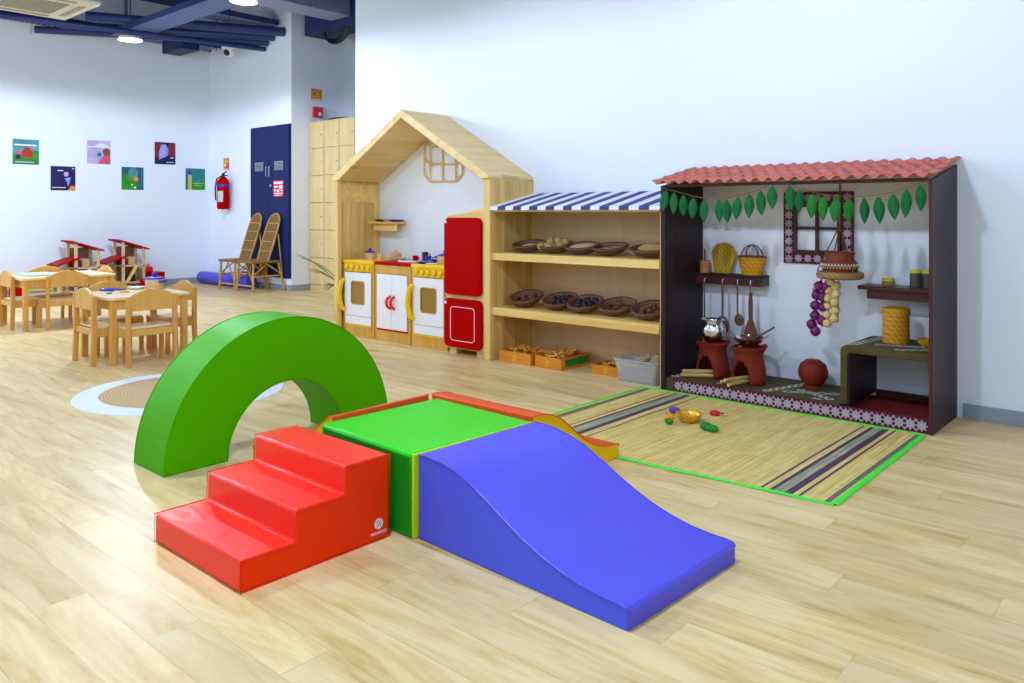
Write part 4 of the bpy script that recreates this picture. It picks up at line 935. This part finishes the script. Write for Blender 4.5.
# ------------------------------------------------------------------ straw mat and toys on it
t=thing('straw_mat','striped straw mat with bright green edging in front of the hut','mat',(-2.945,0,0))
L_=1.765; y0a,y0b,y1=3.18,3.30,4.645
m=MB(); nx=40
def ymin(x): return y0a+(y0b-y0a)*x/L_
vs=[];fs=[]
for i in range(nx+1):
    x=L_*i/nx; vs+=[(x,ymin(x),.004+.0015*math.sin(i*1.3)),(x,(ymin(x)+y1)/2,.0045),(x,y1,.004+.001*math.sin(i*.9))]
for i in range(nx):
    for k in range(2): a=i*3+k; fs.append((a,a+3,a+4,a+1))
m.add(vs,fs).build('mat_body',STRAW,t)
def strip(p,q,w):
    p=Vector((*p,.0075));q=Vector((*q,.0075)); d_=(q-p).normalized(); nn=Vector((-d_.y,d_.x,0))*w/2; m=MB(); n=14
    pts=[p+(q-p)*i/n+Vector((0,0,.0012*math.sin(i*2.2))) for i in range(n+1)]
    vs=[]
    for i,c in enumerate(pts):
        k=nn*(1+.12*math.sin(i*1.7)); vs+=[c-k-Vector((0,0,.005)),c-k*.6,c+k*.6,c+k-Vector((0,0,.005))]
    fs=[(i*4+k,i*4+k+1,i*4+k+5,i*4+k+4) for i in range(n) for k in range(3)]
    m.add(vs,fs).build('edge_binding',BIND,t)
strip((0,ymin(0)),(0,y1),.026); strip((L_,ymin(L_)),(L_-.01,y1),.030); strip((0,y1),(L_,y1),.030); strip((0,ymin(0)),(L_,ymin(L_)),.022)
t=thing('golden_basket','small round golden woven basket on the straw mat','basket',(-2.262,4.05,.006))
MB().lathe([(1e-4,.002),(.04,0),(.062,.02),(.075,.045),(.068,.045),(.055,.02),(.036,.008),(1e-4,.006)],28).build('basket_bowl',GOLD,t); MB().torus((0,0,.045),.072,.005,28,6).build('rim',GOLD,t)
def felt(name,label,cat,loc,mb,mt): o=mb.build(name,mt); o.location=loc; tag(o,label,cat)
felt('toy_aubergine','small purple toy vegetable behind the golden basket','toy vegetable',(-2.41,4.15,.026),MB().ell((0,0,0),(.04,.022,.02)),FELTP)
t=thing('toy_carrot','small orange toy vegetable with green top left of the golden basket','toy vegetable',(-2.325,3.94,.006))
MB().ell((0,.01,.030),(.026,.024,.026)).build('orange_body',ORANGE,t); MB().ell((.01,-.02,.018),(.026,.016,.016)).build('green_top',FELTG,t)
felt('toy_chilli','small red toy vegetable lying right of the golden basket','toy vegetable',(-2.215,4.27,.020),MB().ell((0,0,0),(.032,.018,.018),M=Matrix.Rotation(R(30),4,'Z')).ell((.036,.022,0),(.012,.005,.005)),FELTR)
felt('toy_pepper','lumpy green toy vegetable in front of the golden basket','toy vegetable',(-2.085,3.95,.024),MB().ell((-.02,.01,0),(.038,.028,.022)).ell((.025,-.005,0),(.036,.026,.020)),FELTG)

# ------------------------------------------------------------------ soft play blocks
t=thing('foam_steps','red vinyl foam steps of three treads beside the green block','soft play steps',(-2.895,1.295,0))
prof=[(0,0),(.6,0),(.6,.305),(.402,.305),(.398,.205),(.202,.205),(.198,.102),(0,.102)]
m=MB().prism(prof,'x',0,.60,0,capmat=1)
m.build('steps_body',[REDV,REDS],t,bevel=.011,seg=3)
for x in (.0,.60): MB().tube([(x,a,b) for a,b in prof],.0026,6,closed=True).build('seam_piping',REDS,t)
e=MB()
def ring(m,c,R0,R1,th,a0=0,a1=360,n=24):
    vs=[];fs=[]
    for i in range(n+1):
        a=R(a0+(a1-a0)*i/n)
        vs+=[(c[0]+R0*math.cos(a),c[1]+R0*math.sin(a)),(c[0]+R1*math.cos(a),c[1]+R1*math.sin(a))]
    for i in range(n): m.prism([vs[2*i],vs[2*i+1],vs[2*i+3],vs[2*i+2]],'x',.6035,.605)
ring(e,(.545,.064),.012,.0195,0,60,240); ring(e,(.545,.064),.012,.0195,0,250,410)
for k in range(-1,2): e.prism([(.545+k*.008-.006,.076),(.545+k*.008-.002,.076),(.545+k*.008+.006,.052),(.545+k*.008+.002,.052)],'x',.6035,.605)
e.build('emblem',WHITE,t)
text_mesh('WEWKIDZ',.015,'lettering',WHITE,t,Matrix.Translation((.6045,.545,.026))@Matrix.Rotation(PI/2,4,'Z')@Matrix.Rotation(PI/2,4,'X'))

t=thing('foam_block','square green vinyl foam block with lime side in the middle','soft play block',(-2.82,1.958,0),R(-2.4))
MB().bx(0,.61,0,.64,0,.312).build('block_body',[GRNV],t,bevel=.012,seg=3)
MB().bx(.606,.618,-.002,.642,.002,.311).build('side_panel',LIME,t,bevel=.004)
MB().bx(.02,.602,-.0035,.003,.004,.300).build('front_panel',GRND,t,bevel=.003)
SL=[(0,.31),(.05,.311),(.12,.307),(.20,.292),(.28,.266),(.36,.228),(.44,.186),(.52,.148),(.60,.117),(.68,.094),(.76,.078),(.84,.071),(.90,.070),(.925,.066),(.932,.055)]
def slide(name,label,L,W,loc,rz,top,sidem,pipe=True,cat='soft play slide',hs=1,prof=None):
    t=thing(name,label,cat,loc,rz); m=MB()
    pr=[(x*L/.932,z*hs) for x,z in (prof or SL)]
    poly_=[(0,0)]+pr+[(L,0)]
    n=len(poly_)
    m.prism(poly_,'y',0,W,0,capmat=1).build('slide_body',[top,sidem],t,bevel=.004,seg=2,smooth=30)
    for y in(0,W): MB().tube([(x,y,z) for x,z in pr],.003,6).build('seam_piping',top,t)
    return t
slide('foam_slide','large blue vinyl foam slide curving down toward the front right',.935,.625,(-2.198,1.95,0),R(-2.2),BLUV,BLUS)
slide('foam_ramp','orange topped foam ramp with yellow sides beyond the green block',.645,.64,(-2.195,2.60,0),R(90),ORGV,YELV,cat='soft play ramp',hs=1.04)
slide('foam_ramp','orange topped foam ramp with yellow sides left of the green block, by the arch',.645,.56,(-2.855,2.60,0),R(180),ORGV,YELV,cat='soft play ramp',prof=[(0,.318),(.03,.316),(.2,.235),(.4,.16),(.6,.105),(.8,.075),(.925,.068),(.932,.058)])
# arch
t=thing('foam_arch','large green vinyl foam half ring arch standing on the floor','soft play arch',(-3.56,2.28,0))
n=40; ro,ri=.660,.338
m=MB(); pl=[(ro*math.cos(PI*i/n),ro*math.sin(PI*i/n)*1.005) for i in range(n+1)]+[(ri*math.cos(PI*(n-i)/n),ri*math.sin(PI*(n-i)/n)) for i in range(n+1)]
vs=[];fs=[]
for x in (0,-.305):
    for i in range(n+1):
        a=PI*i/n; vs+=[(x,ro*math.cos(a)*.982,ro*math.sin(a)),(x,ri*math.cos(a),ri*math.sin(a))]
k=2*(n+1)
for i in range(n):
    a=2*i; fs+=[(a,a+2,a+3,a+1),(k+a,k+a+1,k+a+3,k+a+2),(a,k+a,k+a+2,a+2),(a+1,a+3,k+a+3,k+a+1)]
fs+=[(0,1,k+1,k),(2*n,k+2*n,k+2*n+1,2*n+1)]
m.add(vs,fs).build('arch_body',GRNA,t,bevel=.006,seg=2,smooth=30)
for r_ in (ro,ri): 
    for x in (0,-.305): MB().tube([(x,r_*(.982 if r_==ro else 1)*math.cos(PI*i/n),r_*math.sin(PI*i/n)) for i in range(n+1)],.0025,6).build('seam_piping',GRNA,t)
# rug
t=thing('round_rug','round white rug with braided jute centre beyond the green arch','rug',(-5.19,2.505,0))
MB().lathe([(1e-4,.008),(.64,.008),(.652,.004),(.654,0)],64).build('felt_edge',RUGW,t)
MB().lathe([(1e-4,.013),(.49,.013),(.50,.009)],64).build('jute_centre',JUTE,t)

# ------------------------------------------------------------------ children's tables and chairs
def kid_chair():
    t=thing('kid_chair','x','chair',(0,0,0),0,'beech children chairs')
    w=.198
    for sx in (-1,1):
        MB().bx(min(sx*w,sx*(w-.034)),max(sx*w,sx*(w-.034)),.07,.103,0,.285).build('leg',BEECH,t,bevel=.005)
        m=MB(); m.prism([(-.175,0),(-.135,0),(-.125,.28),(-.135,.545),(-.168,.545),(-.165,.28)],'x',min(sx*w,sx*(w-.03)),max(sx*w,sx*(w-.03))); m.build('leg',BEECH,t,bevel=.005)
        MB().bx(min(sx*(w-.006),sx*(w-.026)),max(sx*(w-.006),sx*(w-.026)),-.135,.07,.22,.285).build('side_rail',BEECH,t,bevel=.003)
    MB().bx(-w+.03,w-.03,.075,.095,.235,.285).build('cross_rail',BEECH,t,bevel=.003); MB().bx(-w+.03,w-.03,-.155,-.135,.235,.285).build('cross_rail',BEECH,t,bevel=.003)
    MB().bx(-w+.012,w-.012,-.13,.112,.285,.303).build('seat',BEECHT,t,bevel=.006)
    n=12; arc=[(-w+.03+(2*w-.06)*i/n,.546+.052*math.sin(PI*i/n)**.9) for i in range(n+1)]
    MB().prism([(-w+.03,.43),(w-.03,.43)]+arc[::-1],'y',-.162,-.140).build('backrest',BEECH,t,bevel=.004)
    return t
c0=kid_chair()
def table(label,loc,lx,ly,hh=.53):
    t=thing('kid_table',label,'table',loc,0,'beech children tables')
    MB().prism(rrect(-lx/2,lx/2,-ly/2,ly/2,.05),'z',hh-.024,hh).build('tabletop',BEECHT,t,bevel=.004)
    for sx in(-1,1):
        for sy in(-1,1):
            x=sx*(lx/2-.045); y=sy*(ly/2-.045); MB().bx(x-.024,x+.024,y-.024,y+.024,0,hh-.024).build('leg',BEECH,t,bevel=.006)
    a=lx/2-.04; b=ly/2-.04
    MB().bx(-a,a,-b-.009,-b+.009,hh-.10,hh-.024).bx(-a,a,b-.009,b+.009,hh-.10,hh-.024).bx(-a-.009,-a+.009,-b,b,hh-.10,hh-.024).bx(a-.009,a+.009,-b,b,hh-.10,hh-.024).build('apron',BEECH,t,bevel=.002)
table('small square beech table nearer the green arch, with a blue lidded toy pot',(-6.75,2.85,0),.66,.66)
table('small beech table at the left edge of the photo with a pale tray',(-9.31,3.13,0),.76,.92)
first=True
def put(x,y,rz,label):
    global first
    if first: c0.location=(x,y,0); c0.rotation_euler=(0,0,R(rz)); c0['label']=label; first=False
    else: dup(c0,(x,y,0),R(rz),label)
put(-6.72,2.60,0,'beech chair at the nearer table, leftmost in the photo with its arched back side-on')
put(-6.41,2.78,90,'beech chair at the nearer table with its broad back toward the camera')
put(-6.82,3.165,180,'beech chair at the nearer table, rightmost, close to the top of the green arch')
put(-7.08,2.83,-90,'beech chair at the nearer table seen behind the tabletop and toys')
put(-9.33,2.80,0,'beech chair cut by the left photo edge at the farther table')
put(-9.02,3.07,90,'beech chair at the farther table with its broad back toward the camera')
put(-9.35,3.48,180,'beech chair at the right end of the farther table, only its arch showing')
put(-9.60,3.14,-90,'beech chair behind the farther table, its low arched back above the tabletop')
# table toys
toy_pot('blue lidded toy pot with blue handles on the nearer small table',(-6.93,3.10,.53),TOYB,BLUE,1.55)
tag(MB().tube([(-7.0+.09*math.cos(a)*1.2,2.78+.05*math.sin(a)+.05*math.cos(a),.538) for a in [i*PI/9 for i in range(16)]],.009,8).build('toy_ring',BLUE),'blue curved toy piece lying on the nearer small table','toy')
tag(MB().lathe([(1e-4,0),(.035,0),(.038,.014),(1e-4,.016)],20,0,Matrix.Translation((-6.80,2.79,.53))).build('toy_disc',YEL),'small yellow toy disc on the nearer small table','toy')
tag(MB().lathe([(1e-4,0),(.02,0),(.02,.008),(1e-4,.01)],16,0,Matrix.Translation((-6.78,2.66,.53))).build('toy_disc',FELTG),'tiny green toy piece at the near corner of the nearer table','toy')
tag(MB().lathe([(1e-4,0),(.05,0),(.075,.02),(.068,.02),(.045,.006),(1e-4,.006)],20,0,Matrix.Translation((-7.02,2.98,.53))).build('toy_dish',WHITEP),'small white dish at the back of the nearer table','dish')
t=MB().bx(-9.60,-9.18,2.80,3.10,.53,.545); tag(t.build('activity_tray',plain('pale green board',(.50,.62,.48),.5),bevel=.004),'flat pale green tray on the farther small table','tray')
t=MB().bx(-9.50,-9.25,3.18,3.45,.53,.538); tag(t.build('paper_sheet',WHITEP,bevel=.001),'white sheet lying on the farther small table','paper')

# ------------------------------------------------------------------ doll houses and toys along the left wall
def doll_house(label,y0):
    t=thing('doll_house',label,'doll house',(-12.80,y0,0),0,'red roofed doll houses')
    # local y along the wall; right part tall, left part low
    D=.34
    for yy,zz in ((.31,.74),(.62,.64)):
        for xx in(0,D-.03): MB().bx(xx,xx+.03,yy-.02,yy+.02,0,zz).build('post',TOYB,t,bevel=.002)
    for z in (.10,.36): MB().bx(0,D,.29,.66,z,z+.022).build('floor_board',TOYB,t,bevel=.002)
    MB().bx(-.0,.01,.30,.64,.1,.66).build('back_board',plain('brown board',(.22,.13,.08),.6) if 'brown board' not in bpy.data.materials else bpy.data.materials['brown board'],t)
    MB().prism([(.23,.760),(.69,.610),(.69,.633),(.23,.783)],'x',-.04,D+.04).build('roof_panel',RED,t,bevel=.003)
    MB().prism([(.04,.41),(.36,.52),(.36,.542),(.04,.432)],'x',-.04,D+.04).build('roof_panel',RED,t,bevel=.003)
    for yy,zz in((.08,.43),): 
        for xx in(0,D-.03): MB().bx(xx,xx+.03,yy-.02,yy+.02,0,zz).build('post',TOYB,t,bevel=.002)
    MB().bx(0,D,.06,.29,.02,.04).build('floor_board',TOYB,t)
    MB().prism([(.34,.12),(.38,.12),(.52,.37),(.48,.37)],'x',D-.02,D+.02).build('stair_rail',PINES,t)
    MB().bx(.05,.2,.34,.44,.382,.47).build('toy_sofa',DRP,t,bevel=.01)
    MB().bx(.05,.15,.46,.56,.382,.50).build('toy_cupboard',TOYB,t,bevel=.004)
    MB().bx(.08,.2,.45,.55,.122,.22).build('toy_cupboard',BROWN,t,bevel=.004)
    return t
dd=doll_house('red roofed wooden doll house, the left of the two by the wall',4.12)
dup(dd,(-12.80,4.79,0),0,'red roofed wooden doll house, the right of the two by the wall')
def toybox(label,x,y,w,d_,hh,mt,name='toy_box'): tag(MB().bx(x-w/2,x+w/2,y-d_/2,y+d_/2,0,hh).build(name,mt,bevel=.006),label,'toy box')
toybox('low red toy box on the floor right of the doll houses',-12.75,5.68,.3,.24,.24,RED)
t=thing('toy_lantern','small red toy lantern standing on the red toy box','toy',(-12.75,5.60,.24)); MB().bx(-.05,.05,-.06,.06,0,.09).build('lantern_body',REDH,t,bevel=.02); MB().torus((0,0,.10),.03,.007,16,6,ax='y').build('lantern_handle',REDH,t)
toybox('small plain wooden box between the right doll house and the red box',-12.85,5.40 if 0 else 5.64-.14,.10,.04,.0+.30,TOYB)
toybox('second red toy box half hidden behind the table toys',-12.30,5.42,.22,.20,.17,RED)
toybox('small red toy box far left on the floor behind the table',-12.6,3.70,.2,.14,.16,RED)
t=thing('toy_rack','low green and yellow toy rack on the floor behind the farther table','toy rack',(-12.6,3.98,0))
MB().bx(-.1,.1,-.16,-.14,0,.2).build('end_panel',plain('lime toy paint',(.45,.60,.03),.4),t,bevel=.004); MB().bx(-.1,.1,.14,.16,0,.2).build('end_panel',bpy.data.materials['lime toy paint'],t,bevel=.004)
MB().bx(-.1,.1,-.14,.14,.08,.10).build('rack_shelf',YEL,t); MB().bx(-.1,.1,-.14,.14,.15,.17).build('rack_shelf',ORANGE,t)

# ------------------------------------------------------------------ camera and view
cam=bpy.data.cameras.new('camera'); co=bpy.data.objects.new('camera',cam); COL.objects.link(co); sc.camera=co
cam.sensor_width=36; cam.sensor_fit='HORIZONTAL'; cam.lens=795.5*36/1024
co.location=(0,0,1.2); co.rotation_euler=(PI/2,0,.7281)
cam.shift_y=-(341.5-211.7)/1024; cam.clip_end=100
w=bpy.data.worlds.new('room air'); sc.world=w; w.use_nodes=True; w.node_tree.nodes['Background'].inputs[0].default_value=(.5,.6,.8,1); w.node_tree.nodes['Background'].inputs[1].default_value=.02
vs_=sc.view_settings; vs_.view_transform='Standard'; vs_.look='None'; vs_.gamma=1; vs_.exposure=-.26; vs_.use_curve_mapping=False
cy=sc.cycles; cy.use_denoising=True; cy.max_bounces=8; cy.diffuse_bounces=5; cy.glossy_bounces=4; cy.sample_clamp_indirect=6; cy.caustics_reflective=False; cy.caustics_refractive=False
